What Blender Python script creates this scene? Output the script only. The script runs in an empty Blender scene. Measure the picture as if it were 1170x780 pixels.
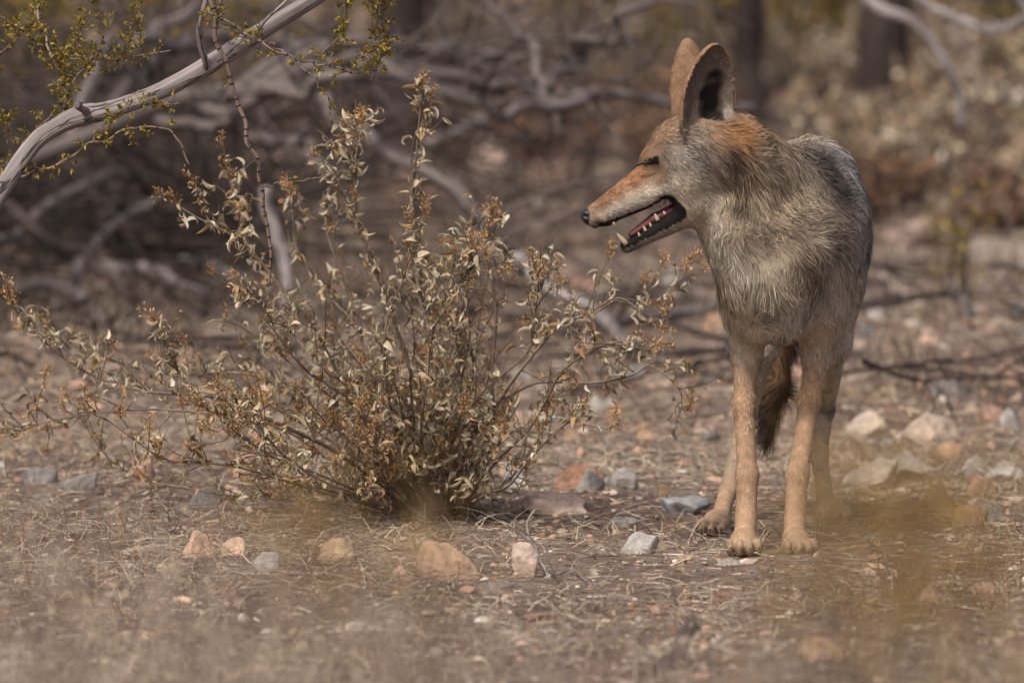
import bpy, math, random
import numpy as np
from mathutils import Vector, Matrix, kdtree

random.seed(7)
rng = np.random.default_rng(11)
scene = bpy.context.scene
COL = scene.collection

# ------------------------------------------------------------------ camera
H_CAM = 1.137            # lens height above the ground, metres
F_PX = 9300.0            # focal length in photo pixels (photo is 1170 px wide)
PITCH = math.atan(640.0 / F_PX)
cam_data = bpy.data.cameras.new('camera')
cam = bpy.data.objects.new('camera', cam_data)
COL.objects.link(cam)
cam.location = (0, 0, H_CAM)
cam.rotation_euler = (math.pi / 2 - PITCH, 0, 0)
cam_data.sensor_width = 36.0
cam_data.lens = F_PX / 1170.0 * 36.0
cam_data.clip_end = 6000
cam_data.dof.use_dof = True
cam_data.dof.focus_distance = 12.05
cam_data.dof.aperture_fstop = 6.0
scene.camera = cam

# ------------------------------------------------------------------ light
SUN_EL, SUN_AZ = 55.0, -152.0        # azimuth: 0 = +Y (away from the lens), positive to the right
world = bpy.data.worlds.new('World')
scene.world = world
world.use_nodes = True
wn = world.node_tree
wn.nodes.clear()
wo = wn.nodes.new('ShaderNodeOutputWorld')
wb = wn.nodes.new('ShaderNodeBackground')
ws = wn.nodes.new('ShaderNodeTexSky')
ws.sky_type = 'NISHITA'
ws.sun_disc = False
ws.sun_elevation = math.radians(SUN_EL)
ws.sun_rotation = math.radians(SUN_AZ)
ws.dust_density = 5.0
ws.air_density = 0.7
ws.ozone_density = 0.3
wb.inputs['Strength'].default_value = 0.15
wn.links.new(ws.outputs[0], wb.inputs['Color'])
wn.links.new(wb.outputs[0], wo.inputs['Surface'])

sun_data = bpy.data.lights.new('sun', 'SUN')
sun_data.energy = 2.7
sun_data.angle = math.radians(5.0)
sun_data.color = (1.0, 0.975, 0.94)
sun = bpy.data.objects.new('sun', sun_data)
COL.objects.link(sun)
_e, _a = math.radians(SUN_EL), math.radians(SUN_AZ)
SUN_DIR = Vector((math.cos(_e) * math.sin(_a), math.cos(_e) * math.cos(_a), math.sin(_e)))
sun.rotation_euler = SUN_DIR.to_track_quat('Z', 'Y').to_euler()

scene.view_settings.view_transform = 'Standard'
scene.view_settings.look = 'None'
scene.view_settings.gamma = 1.0
scene.view_settings.use_curve_mapping = False
scene.view_settings.exposure = 0.0
scene.cycles.use_denoising = True
scene.cycles.max_bounces = 6
scene.cycles.diffuse_bounces = 3
scene.cycles.transparent_max_bounces = 8

# ------------------------------------------------------------------ helpers
def at(px, py, Y):
    """World point seen at photo pixel (px, py) at distance Y along the ground."""
    u, v = (px - 585.0) / F_PX, (390.0 - py) / F_PX
    c, s = math.cos(PITCH), math.sin(PITCH)
    d = (u, c + v * s, v * c - s)
    k = Y / d[1]
    return np.array((d[0] * k, Y, H_CAM + d[2] * k))

def ground_y(py):
    """Distance of the flat ground seen at pixel row py."""
    return H_CAM * F_PX / (py + 250.0)

def gz(x, y):
    x = np.asarray(x, float); y = np.asarray(y, float)
    d = np.sqrt((x - 0.3) ** 2 + (y - 12.2) ** 2)
    amp = 0.25 + 0.75 * np.clip((d - 0.7) / 2.0, 0, 1)
    z = 0.018 * np.sin(1.7 * x + 0.6 * y + 1.0) + 0.014 * np.sin(3.9 * x - 1.3 * y) \
        + 0.010 * np.sin(2.3 * y + 6.1 * x + 2.0) + 0.006 * np.sin(9.1 * x + 5.3 * y)
    z = z * amp
    far = np.clip((y - 20.0) / 25.0, 0, 1.6)
    return z + far * (0.10 * np.sin(0.9 * x + 0.3 * y) + 0.06 * np.sin(0.37 * y + 2.1))

def S(r, g, b):
    o = []
    for c in (r, g, b):
        c = c / 255.0
        o.append(c / 12.92 if c <= 0.04045 else ((c + 0.055) / 1.055) ** 2.4)
    return tuple(o)

def nrm(v):
    v = np.asarray(v, float)
    return v / np.maximum(np.linalg.norm(v, axis=-1, keepdims=True), 1e-9)

def tag(o, label=None, cat=None, group=None, kind=None):
    if label: o['label'] = label
    if cat: o['category'] = cat
    if group: o['group'] = group
    if kind: o['kind'] = kind
    return o

def root(name, loc, label, cat, group=None):
    o = bpy.data.objects.new(name, None)
    COL.objects.link(o)
    o.location = tuple(float(c) for c in loc)
    o.empty_display_size = 0.05
    return tag(o, label, cat, group)

class Acc:
    """Collects vertices and faces with numpy and builds one mesh object from them."""
    def __init__(self):
        self.v = []; self.t = []; self.q = []; self.c = []; self.g = []; self.n = 0
    def add(self, v, tris=None, quads=None, col=None, grain=None):
        v = np.asarray(v, float).reshape(-1, 3)
        if tris is not None and len(tris): self.t.append(np.asarray(tris, int).reshape(-1, 3) + self.n)
        if quads is not None and len(quads): self.q.append(np.asarray(quads, int).reshape(-1, 4) + self.n)
        self.v.append(v)
        c = np.ones((len(v), 4))
        if col is not None: c[:, :3] = col
        self.c.append(c)
        g = np.asarray(grain, float).reshape(-1, 3) if grain is not None else v
        self.g.append(g)
        self.n += len(v)
    def mesh(self, name, mat, origin=(0, 0, 0), smooth=True, normals=None):
        v = np.concatenate(self.v) - np.asarray(origin, float)
        t = np.concatenate(self.t) if self.t else np.zeros((0, 3), int)
        q = np.concatenate(self.q) if self.q else np.zeros((0, 4), int)
        me = bpy.data.meshes.new(name)
        me.vertices.add(len(v))
        me.vertices.foreach_set('co', v.astype(np.float32).ravel())
        nl = len(t) * 3 + len(q) * 4
        me.loops.add(nl)
        me.loops.foreach_set('vertex_index', np.concatenate([t.ravel(), q.ravel()]).astype(np.int32))
        me.polygons.add(len(t) + len(q))
        st = np.concatenate([np.arange(len(t)) * 3, len(t) * 3 + np.arange(len(q)) * 4])
        me.polygons.foreach_set('loop_start', st.astype(np.int32))
        me.polygons.foreach_set('use_smooth', np.full(len(t) + len(q), bool(smooth)))
        a = me.color_attributes.new('tint', 'FLOAT_COLOR', 'POINT')
        a.data.foreach_set('color', np.concatenate(self.c).astype(np.float32).ravel())
        b = me.attributes.new('grain', 'FLOAT_VECTOR', 'POINT')
        b.data.foreach_set('vector', np.concatenate(self.g).astype(np.float32).ravel())
        me.update(calc_edges=True)
        me.validate()
        if normals is not None:
            me.normals_split_custom_set_from_vertices(np.asarray(normals).tolist())
        if mat: me.materials.append(mat)
        return me
    def build(self, name, mat, parent=None, origin=None, smooth=True, normals=None, kind=None):
        if origin is None:
            origin = parent.matrix_basis.translation if parent is not None else (0, 0, 0)
            if parent is not None and parent.parent is not None:
                origin = parent.matrix_basis.translation + parent.parent.matrix_basis.translation
        me = self.mesh(name, mat, origin, smooth, normals)
        return link(name, me, parent, origin, kind)

def link(name, me, parent=None, origin=(0, 0, 0), kind=None):
    o = bpy.data.objects.new(name, me)
    COL.objects.link(o)
    if parent is not None:
        o.parent = parent
    else:
        o.location = tuple(float(c) for c in origin)
    if kind: o['kind'] = kind
    return o

def smooth_path(pts, n):
    """Catmull-Rom resample of control points (any number of columns)."""
    P = np.asarray(pts, float)
    if len(P) == 2:
        t = np.linspace(0, 1, n)[:, None]
        return P[0] * (1 - t) + P[1] * t
    Q = np.vstack([2 * P[0] - P[1], P, 2 * P[-1] - P[-2]])
    t = np.linspace(0, len(P) - 1 - 1e-6, n)
    i = t.astype(int); f = (t - i)[:, None]
    a, b, c, d = Q[i], Q[i + 1], Q[i + 2], Q[i + 3]
    return 0.5 * (2 * b + (c - a) * f + (2 * a - 5 * b + 4 * c - d) * f ** 2 + (3 * b - a - 3 * c + d) * f ** 3)

def tube(acc, pts, rad, seg=6, col=None, rough=0.0, cap=True, flute=0.0):
    P = np.asarray(pts, float); n = len(P)
    R = np.broadcast_to(np.asarray(rad, float), (n,)).copy()
    T = nrm(np.gradient(P, axis=0))
    u = np.cross(T[0], (0.3, 0.2, 1.0)); u = nrm(u)
    U = []
    for i in range(n):
        u = nrm(u - np.dot(u, T[i]) * T[i]); U.append(u)
    U = np.array(U); W = np.cross(T, U)
    th = np.arange(seg) / seg * 2 * math.pi
    rr = R[:, None] * np.ones((1, seg))
    if rough: rr = rr * (1 + rough * rng.normal(size=(n, seg)))
    if flute:
        ph = rng.uniform(0, 6.28)
        L0 = np.concatenate([[0], np.cumsum(np.linalg.norm(np.diff(P, axis=0), axis=1))])
        rr = rr * (1 + flute * np.sin(3 * th[None, :] + ph + L0[:, None] * 9.0)
                   + 0.6 * flute * np.sin(5 * th[None, :] + 2 * ph - L0[:, None] * 5.0))
    v = P[:, None, :] + rr[..., None] * (np.cos(th)[None, :, None] * U[:, None, :] + np.sin(th)[None, :, None] * W[:, None, :])
    L = np.concatenate([[0], np.cumsum(np.linalg.norm(np.diff(P, axis=0), axis=1))])
    g = np.stack([np.cos(th)[None, :] * R.mean() + 0 * L[:, None], np.sin(th)[None, :] * R.mean() + 0 * L[:, None], L[:, None] + 0 * th[None, :]], -1)
    i = np.arange(n - 1)[:, None]; j = np.arange(seg)[None, :]; k = (j + 1) % seg
    q = np.stack([i * seg + j, i * seg + k, (i + 1) * seg + k, (i + 1) * seg + j], -1).reshape(-1, 4)
    vv = v.reshape(-1, 3); gg = g.reshape(-1, 3); tr = []
    if cap:
        vv = np.vstack([vv, P[0] - T[0] * R[0] * 0.3, P[-1] + T[-1] * R[-1] * 0.5])
        gg = np.vstack([gg, [0, 0, L[0]], [0, 0, L[-1]]])
        m = n * seg
        jj = np.arange(seg); kk = (jj + 1) % seg
        tr = np.vstack([np.stack([kk, jj, np.full(seg, m)], -1), np.stack([(n - 1) * seg + jj, (n - 1) * seg + kk, np.full(seg, m + 1)], -1)])
    off = rng.uniform(0, 50, 3)
    acc.add(vv, tr, q, col, gg + off)

def wob(P, amp, seed=None):
    """Adds smooth sideways wander to a path."""
    n = len(P); r = np.random.default_rng(seed)
    k = max(3, n // 3)
    off = smooth_path(r.normal(size=(k, 3)) * amp, n)
    w = np.sin(np.linspace(0, math.pi, n))[:, None] ** 0.6
    return P + off * w

# ------------------------------------------------------------------ materials
def mat_new(name, rough=0.85, spec=0.25):
    m = bpy.data.materials.new(name)
    m.use_nodes = True
    nt = m.node_tree
    b = nt.nodes['Principled BSDF']
    b.inputs['Roughness'].default_value = rough
    b.inputs['Specular IOR Level'].default_value = spec
    return m, nt, b

def node(nt, kind, **kw):
    n = nt.nodes.new(kind)
    for k, v in kw.items():
        if k in n.inputs.keys(): n.inputs[k].default_value = v
        else: setattr(n, k, v)
    return n

def ramp(nt, fac, stops):
    r = nt.nodes.new('ShaderNodeValToRGB')
    e = r.color_ramp.elements
    while len(e) < len(stops): e.new(0.5)
    for el, (p, c) in zip(e, stops):
        el.position = p; el.color = (*c, 1)
    nt.links.new(fac, r.inputs[0])
    return r.outputs[0]

def mixc(nt, fac, a, b, mode='MIX'):
    m = nt.nodes.new('ShaderNodeMix'); m.data_type = 'RGBA'; m.blend_type = mode
    for s, x in ((0, fac), (6, a), (7, b)):
        if isinstance(x, (int, float)): m.inputs[s].default_value = x
        elif isinstance(x, tuple): m.inputs[s].default_value = (*x, 1)
        else: nt.links.new(x, m.inputs[s])
    return m.outputs[2]

def attr(nt, name, out='Color'):
    a = nt.nodes.new('ShaderNodeAttribute'); a.attribute_name = name
    return a.outputs[out]

def bump(nt, b, h, strength, dist):
    bp = nt.nodes.new('ShaderNodeBump')
    bp.inputs['Strength'].default_value = strength
    bp.inputs['Distance'].default_value = dist
    nt.links.new(h, bp.inputs['Height'])
    nt.links.new(bp.outputs[0], b.inputs['Normal'])

def vscale(nt, vec, s):
    m = nt.nodes.new('ShaderNodeMapping'); m.inputs['Scale'].default_value = s
    nt.links.new(vec, m.inputs[0])
    return m.outputs[0]

def noise(nt, vec, scale, detail=4, rough=0.6, out=0):
    n = node(nt, 'ShaderNodeTexNoise', Scale=scale, Detail=detail, Roughness=rough)
    if vec is not None: nt.links.new(vec, n.inputs['Vector'])
    return n.outputs[out]

def wood_mat(name, dark, mid, light, crack=0.7, scale=1.0, bump_d=0.002):
    m, nt, b = mat_new(name, 0.8, 0.2)
    g = attr(nt, 'grain', 'Vector')
    streak = noise(nt, vscale(nt, g, (90 * scale, 90 * scale, 5 * scale)), 1.0, 6, 0.65)
    blot = noise(nt, vscale(nt, g, (14 * scale, 14 * scale, 6 * scale)), 1.0, 4)
    c = ramp(nt, streak, [(0.30, dark), (0.50, mid), (0.72, light)])
    c2 = ramp(nt, blot, [(0.35, dark), (0.55, mid), (0.75, light)])
    col = mixc(nt, 0.4, c, c2)
    cr = noise(nt, vscale(nt, g, (70 * scale, 70 * scale, 9.0 * scale)), 1.0, 3, 0.5)
    line = ramp(nt, cr, [(0.475, (1, 1, 1)), (0.488, (0, 0, 0)), (0.497, (0, 0, 0)), (0.51, (1, 1, 1))])
    dk = mixc(nt, line, tuple(x * (1 - crack) for x in dark), col)
    nt.links.new(mixc(nt, 1.0, dk, attr(nt, 'tint'), 'MULTIPLY'), b.inputs['Base Color'])
    h = nt.nodes.new('ShaderNodeMath'); h.operation = 'MULTIPLY_ADD'
    nt.links.new(line, h.inputs[0]); h.inputs[1].default_value = 0.6; nt.links.new(streak, h.inputs[2])
    bump(nt, b, h.outputs[0], 0.9, bump_d)
    return m

def tint_mat(name, rough=0.8, spec=0.2, var=0.25, scale=40.0, translucent=0.0, rand=0.0, bump_d=0.0):
    """Vertex tint with procedural mottling (and a per-object random shade)."""
    m, nt, b = mat_new(name, rough, spec)
    tc = nt.nodes.new('ShaderNodeTexCoord')
    n = noise(nt, tc.outputs['Object'], scale, 4)
    f = ramp(nt, n, [(0.25, (1 - var,) * 3), (0.75, (1 + var * 0.6,) * 3)])
    c = mixc(nt, 1.0, attr(nt, 'tint'), f, 'MULTIPLY')
    if rand:
        oi = nt.nodes.new('ShaderNodeObjectInfo')
        r = ramp(nt, oi.outputs['Random'], [(0, (1 - rand, 1 - rand * 1.0, 1 - rand * 1.15)), (0.5, (1, 1, 1)), (1, (1 + rand * .8, 1 + rand * .75, 1 + rand * .6))])
        c = mixc(nt, 1.0, c, r, 'MULTIPLY')
    nt.links.new(c, b.inputs['Base Color'])
    if bump_d: bump(nt, b, n, 0.8, bump_d)
    if translucent:
        tr = nt.nodes.new('ShaderNodeBsdfTranslucent')
        nt.links.new(c, tr.inputs['Color'])
        mx = nt.nodes.new('ShaderNodeMixShader'); mx.inputs[0].default_value = translucent
        out = nt.nodes['Material Output']
        nt.links.new(b.outputs[0], mx.inputs[1]); nt.links.new(tr.outputs[0], mx.inputs[2])
        nt.links.new(mx.outputs[0], out.inputs['Surface'])
    return m

M = {}
M['leaf'] = tint_mat('dried_leaf', 0.75, 0.25, 0.22, 120.0, 0.3, 0.22)
M['seed'] = tint_mat('seed_head', 0.9, 0.1, 0.35, 250.0, 0.0, 0.25)
M['foliage'] = tint_mat('foliage', 0.7, 0.25, 0.2, 30.0, 0.25)
M['straw'] = tint_mat('straw', 0.8, 0.2, 0.2, 20.0, 0.15)
M['twig'] = wood_mat('twig_bark', S(72, 60, 52), S(112, 96, 84), S(150, 134, 120), 0.3, 1.5, 0.0006)
M['stem'] = wood_mat('shrub_stem', S(90, 76, 66), S(136, 118, 101), S(178, 160, 140), 0.3, 2.0, 0.0006)
M['grey_wood'] = wood_mat('weathered_wood', S(92, 82, 78), S(148, 138, 134), S(196, 187, 183), 0.5, 0.8, 0.003)
M['log'] = wood_mat('fallen_wood', S(70, 63, 61), S(112, 103, 99), S(158, 146, 138), 0.6, 0.4, 0.004)
M['dark_wood'] = wood_mat('dark_bark', S(46, 38, 35), S(74, 64, 59), S(104, 92, 86), 0.5, 0.4, 0.005)
M['gravel'] = tint_mat('gravel', 0.92, 0.15, 0.35, 60.0, 0.0, 0.0, 0.001)

def rock_mat():
    m, nt, b = mat_new('rock', 0.9, 0.2)
    tc = nt.nodes.new('ShaderNodeTexCoord')
    o = tc.outputs['Object']
    a = noise(nt, o, 9, 6, 0.65)
    f = noise(nt, o, 70, 6, 0.7)
    c1 = ramp(nt, a, [(0.3, (0.62, 0.60, 0.58)), (0.5, (1, 1, 1)), (0.72, (1.22, 1.16, 1.1))])
    c2 = ramp(nt, f, [(0.3, (0.7, 0.68, 0.66)), (0.55, (1, 1, 1)), (0.75, (1.25, 1.25, 1.22))])
    c = mixc(nt, 1.0, mixc(nt, 1.0, attr(nt, 'tint'), c1, 'MULTIPLY'), c2, 'MULTIPLY')
    nt.links.new(c, b.inputs['Base Color'])
    s = nt.nodes.new('ShaderNodeMath'); s.operation = 'ADD'
    nt.links.new(a, s.inputs[0]); nt.links.new(f, s.inputs[1])
    bump(nt, b, s.outputs[0], 1.0, 0.006)
    return m
M['rock'] = rock_mat()

def ground_mat():
    m, nt, b = mat_new('dry_earth', 0.95, 0.1)
    tc = nt.nodes.new('ShaderNodeTexCoord')
    o = tc.outputs['Object']
    a = noise(nt, o, 1.3, 6, 0.65)
    f = noise(nt, o, 45, 8, 0.75)
    g = noise(nt, o, 9, 6, 0.7)
    c1 = ramp(nt, a, [(0.32, S(116, 101, 92)), (0.5, S(142, 124, 112)), (0.7, S(166, 148, 134))])
    c2 = ramp(nt, f, [(0.30, (0.55, 0.52, 0.5)), (0.52, (1, 1, 1)), (0.74, (1.4, 1.35, 1.3))])
    c3 = ramp(nt, g, [(0.35, (0.72, 0.68, 0.66)), (0.6, (1.1, 1.08, 1.06))])
    c = mixc(nt, 1.0, mixc(nt, 1.0, c1, c2, 'MULTIPLY'), c3, 'MULTIPLY')
    nt.links.new(c, b.inputs['Base Color'])
    s = nt.nodes.new('ShaderNodeMath'); s.operation = 'ADD'
    nt.links.new(f, s.inputs[0]); nt.links.new(g, s.inputs[1])
    bump(nt, b, s.outputs[0], 1.0, 0.015)
    return m
M['ground'] = ground_mat()

# ------------------------------------------------------------------ ground
def build_ground():
    ys = np.concatenate([[-3000, -800, -200, -60, -15, 0, 3, 5.5], np.arange(7, 16, 0.05), np.arange(16, 26, 0.1),
                         np.arange(26, 60, 0.4), [65, 75, 90, 120, 170, 260, 420, 800, 1600, 3500]])
    xs = np.concatenate([[-3500, -1200, -400, -120, -40, -15, -8, -5], np.arange(-3.5, 3.51, 0.06), [5, 8, 15, 40, 120, 400, 1200, 3500]])
    X, Y = np.meshgrid(xs, ys)
    near = (np.abs(X) < 60) & (Y > 0) & (Y < 100)
    Z = np.where(near, gz(X, Y), 0.0)
    fine = (np.abs(X) < 3.6) & (Y > 7) & (Y < 26)
    Z = Z + np.where(fine, rng.normal(size=X.shape) * 0.0025, 0)
    n, m = X.shape
    i, j = np.meshgrid(np.arange(n - 1), np.arange(m - 1), indexing='ij')
    q = np.stack([i * m + j, i * m + j + 1, (i + 1) * m + j + 1, (i + 1) * m + j], -1).reshape(-1, 4)
    a = Acc(); a.add(np.stack([X, Y, Z], -1), None, q)
    o = a.build('ground', M['ground'], origin=(0, 0, 0), kind='structure')
    tag(o, 'dry reddish brown desert ground strewn with gravel and litter', 'ground')
build_ground()
# ------------------------------------------------------------------ coyote
PX = 1.0 / 775.0         # one photo pixel at the animal, in metres

class SDF:
    def __init__(self, lo, hi, h):
        self.lo = np.asarray(lo, float); self.h = h
        self.n = np.ceil((np.asarray(hi, float) - self.lo) / h).astype(int) + 1
        self.D = np.full(self.n, 0.08, np.float32)
        self.prims = []
    def _box(self, lo, hi):
        i0 = np.clip(np.floor((lo - self.lo) / self.h).astype(int), 0, self.n - 1)
        i1 = np.clip(np.ceil((hi - self.lo) / self.h).astype(int) + 1, 1, self.n)
        sl = tuple(slice(a, b) for a, b in zip(i0, i1))
        ax = [self.lo[d] + self.h * np.arange(i0[d], i1[d]) for d in range(3)]
        return sl, np.stack(np.meshgrid(*ax, indexing='ij'), -1)
    def apply(self, f, lo, hi, k, sub=False):
        pad = k * 1.5 + 3 * self.h
        sl, P = self._box(np.asarray(lo) - pad, np.asarray(hi) + pad)
        if min(P.shape[:3]) == 0: return
        d = f(P).astype(np.float32); D = self.D[sl]
        if sub:
            hh = np.clip(k - np.abs(D + d), 0, None) / max(k, 1e-6)
            self.D[sl] = np.maximum(D, -d) + hh * hh * k * 0.25
        else:
            hh = np.clip(k - np.abs(D - d), 0, None) / max(k, 1e-6)
            self.D[sl] = np.minimum(D, d) - hh * hh * k * 0.25

def f_cone(a, b, ra, rb, sq=None):
    a = np.asarray(a, float); b = np.asarray(b, float); ab = b - a; L2 = max(float(ab @ ab), 1e-9)
    def f(P):
        p = P - a
        if sq is not None:
            dv, k = sq
            dv = np.asarray(dv, float)
            t0 = np.clip((p @ ab) / L2, 0, 1)
            p = p - t0[..., None] * ab
            p = p + (1.0 / k - 1.0) * (p @ dv)[..., None] * dv
            d = np.linalg.norm(p, axis=-1)
            return (d - (ra + (rb - ra) * t0)) * min(1.0, k)
        t = np.clip((p @ ab) / L2, 0, 1)
        return np.linalg.norm(p - t[..., None] * ab, axis=-1) - (ra + (rb - ra) * t)
    return f, np.minimum(a - ra, b - rb), np.maximum(a + ra, b + rb)

def f_ell(c, r, R=None):
    c = np.asarray(c, float); r = np.asarray(r, float)
    def f(P):
        p = P - c
        if R is not None: p = p @ R          # R columns are the local axes
        k0 = np.linalg.norm(p / r, axis=-1); k1 = np.linalg.norm(p / r ** 2, axis=-1)
        return k0 * (k0 - 1.0) / np.maximum(k1, 1e-6)
    m = r.max() if R is not None else r
    return f, c - m, c + m

def surface_nets(D, lo, h):
    s = D < 0
    corners = [(i, j, k) for i in (0, 1) for j in (0, 1) for k in (0, 1)]
    n = np.array(D.shape) - 1
    cnt = np.zeros(n, np.int8)
    for i, j, k in corners: cnt += s[i:i + n[0], j:j + n[1], k:k + n[2]]
    cells = np.argwhere((cnt > 0) & (cnt < 8))
    idx = np.full(n, -1, np.int64)
    idx[tuple(cells.T)] = np.arange(len(cells))
    pos = np.zeros((len(cells), 3)); c = np.zeros(len(cells))
    val = {q: D[cells[:, 0] + q[0], cells[:, 1] + q[1], cells[:, 2] + q[2]].astype(float) for q in corners}
    for a in corners:
        for ax in range(3):
            if a[ax]: continue
            b = tuple(1 if i == ax else a[i] for i in range(3))
            d0, d1 = val[a], val[b]
            x = (d0 < 0) != (d1 < 0)
            t = np.where(x, d0 / np.where(x, d0 - d1, 1), 0)
            p = np.array(a, float)[None, :].repeat(len(cells), 0); p[:, ax] += t
            pos += p * x[:, None]; c += x
    V = lo + h * (cells + pos / c[:, None])
    Q = []
    for ax in range(3):
        b, g = (ax + 1) % 3, (ax + 2) % 3
        s0 = np.take(s, range(0, D.shape[ax] - 1), ax); s1 = np.take(s, range(1, D.shape[ax]), ax)
        for inside, flip in ((s0 & ~s1, False), (~s0 & s1, True)):
            e = np.argwhere(inside)
            e = e[(e[:, b] >= 1) & (e[:, g] >= 1) & (e[:, b] < D.shape[b] - 1) & (e[:, g] < D.shape[g] - 1)]
            def cell(db, dg):
                q = e.copy(); q[:, b] += db; q[:, g] += dg
                return idx[tuple(q.T)]
            f = np.stack([cell(-1, -1), cell(0, -1), cell(0, 0), cell(-1, 0)], -1)
            Q.append(f[:, ::-1] if flip else f)
    Q = np.concatenate(Q)
    return V, Q[(Q >= 0).all(1)]

def relax(V, Q, it=2, lam=0.5):
    n = len(V)
    a = np.concatenate([Q[:, 0], Q[:, 1], Q[:, 2], Q[:, 3]]); b = np.concatenate([Q[:, 1], Q[:, 2], Q[:, 3], Q[:, 0]])
    deg = np.bincount(a, minlength=n) + np.bincount(b, minlength=n)
    for _ in range(it):
        for l in (lam, -lam * 1.04):
            s = np.stack([np.bincount(a, V[b, d], n) + np.bincount(b, V[a, d], n) for d in range(3)], -1)
            V = V + l * (s / np.maximum(deg, 1)[:, None] - V)
    return V

def vert_normals(V, Q):
    fn = np.cross(V[Q[:, 2]] - V[Q[:, 0]], V[Q[:, 3]] - V[Q[:, 1]])
    N = np.zeros_like(V)
    for k in range(4):
        for d in range(3): N[:, d] += np.bincount(Q[:, k], fn[:, d], len(V))
    return nrm(N)

def hash_noise(P, scale, seed):
    """Smooth pseudo-random scalar field."""
    r = np.random.default_rng(seed)
    out = np.zeros(len(P))
    for _ in range(7):
        k = nrm(r.normal(size=3)) * scale * r.uniform(0.6, 1.6)
        out += np.sin(P @ k + r.uniform(0, 6.28))
    return out / 2.6

def build_coyote():
    # coat colours
    BUFF, GREY, PALE = S(197, 179, 154), S(170, 155, 138), S(210, 196, 174)
    RUST, ORNG, LEG = S(140, 106, 78), S(148, 104, 70), S(186, 152, 122)
    DARK, BLACK, BROWN = S(70, 58, 50), S(26, 23, 22), S(110, 84, 62)
    BACK, TAILC = S(140, 130, 120), S(140, 110, 84)
    SADDLE = S(92, 84, 80)
    P = []      # prims: f, lo, hi, k, fur length, flow, lift, colour, dark tip amount
    def C(a, b, ra, rb, k=0.02, fl=0.03, flow=(0, 0, -1), lift=.3, col=BUFF, tip=.3, sq=None):
        f, lo, hi = f_cone(at(*a), at(*b), ra * PX, rb * PX, sq)
        P.append((f, lo, hi, k, fl, flow, lift, col, tip))
    def E(c, r, k=0.03, fl=0.03, flow=(0, 0, -1), lift=.3, col=BUFF, tip=.3, R=None):
        f, lo, hi = f_ell(at(*c), np.array(r, float) * PX, R)
        P.append((f, lo, hi, k, fl, flow, lift, col, tip))
    # trunk
    E((915, 262, 12.20), (76, 175, 88), .04, .036, (.1, .9, -.5), .3, GREY, .5)
    E((926, 243, 12.42), (64, 130, 66), .05, .034, (.1, .9, -.5), .3, BACK, .6)
    E((924, 250, 12.56), (70, 85, 76), .05, .034, (.1, .8, -.6), .3, BACK, .6)
    C((893, 222, 12.08), (930, 205, 12.22), 44, 44, .04, .036, (.4, .8, -.4), .35, GREY, .6)
    E((888, 305, 12.03), (56, 68, 80), .04, .042, (.05, 0, -1), .38, BUFF, .6)
    E((886, 352, 12.03), (38, 46, 34), .03, .036, (.05, -.1, -1), .4, S(206, 194, 174), .1)
    E((857, 330, 12.05), (28, 46, 58), .03, .03, (-.05, .3, -1), .3, S(200, 186, 164), .2)
    E((938, 322, 12.07), (34, 50, 62), .03, .032, (.1, .4, -1), .3, BUFF, .35)
    # neck
    C((893, 232, 12.06), (838, 176, 11.96), 56, 43, .04, .042, (.62, .25, -.6), .4, BUFF, .65)
    C((803, 226, 11.95), (862, 318, 11.985), 24, 31, .03, .028, (.35, .05, -1), .32, PALE, .15)
    C((848, 205, 11.955), (850, 250, 11.95), 26, 28, .03, .04, (.35, -.05, -1), .45, BUFF, .5)
    C((846, 240, 11.985), (880, 305, 11.985), 34, 46, .04, .034, (.2, 0, -1), .34, S(190, 174, 152), .25)
    # head
    E((797, 172, 11.95), (45, 41, 40), .02, .017, (1, 0, -.1), .28, S(160, 142, 122), .35)
    C((826, 158, 11.95), (832, 172, 11.95), 30, 34, .03, .03, (.85, .1, -.5), .42, ORNG, .35)
    C((766, 166, 11.95), (788, 156, 11.95), 24, 28, .02, .013, (1, 0, .5), .24, S(126, 104, 84), .5)
    E((746, 181, 11.946), (15, 17, 11), .02, .009, (1, 0, .5), .2, RUST, .2)
    C((746, 202, 11.95), (681, 243, 11.95), 20, 11.0, .012, .010, (.85, 0, .5), .26, ORNG, .2, ((0, 1, 0), .84))
    C((752, 216, 11.95), (693, 246, 11.95), 16.5, 10.5, .010, .009, (.9, 0, .1), .28, PALE, .1, ((0, 1, 0), 1.25))
    C((693, 247, 11.95), (678, 251, 11.95), 9.5, 8, .010, .004, (1, 0, 0), .15, GREY, .3)
    E((787, 206, 11.945), (30, 36, 29), .02, .02, (1, 0, -.35), .32, GREY, .25)
    E((792, 232, 11.95), (20, 28, 20), .02, .018, (.9, 0, -.6), .3, PALE, .1)
    C((786, 243, 11.95), (716, 281.5, 11.95), 15.5, 8.0, .012, .008, (1, 0, -.35), .22, S(150, 136, 122), .25, ((0, 1, 0), 1.35))
    n_head = len(P)
    # fore legs
    lf = (0, .1, -1)
    C((857, 345, 12.06), (853, 402, 12.08), 27, 18, .025, .02, lf, .3, PALE, .12)
    C((853, 402, 12.08), (850, 465, 12.06), 15.5, 11.5, .015, .012, lf, .24, LEG, .2)
    C((850, 465, 12.06), (854, 543, 12.03), 11.5, 11.5, .012, .010, lf, .22, LEG, .2)
    C((854, 543, 12.03), (852, 600, 12.005), 11.5, 13.0, .012, .010, lf, .22, LEG, .15)
    C((940, 350, 12.06), (935, 404, 12.08), 28, 18, .025, .022, lf, .3, PALE, .15)
    C((935, 404, 12.08), (925, 460, 12.06), 15.5, 12.0, .015, .012, lf, .24, LEG, .2)
    C((925, 460, 12.06), (911, 543, 12.03), 12.0, 12.0, .012, .010, lf, .22, LEG, .2)
    C((911, 543, 12.03), (908, 600, 12.005), 12.0, 13.0, .012, .010, lf, .22, LEG, .15)
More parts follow.
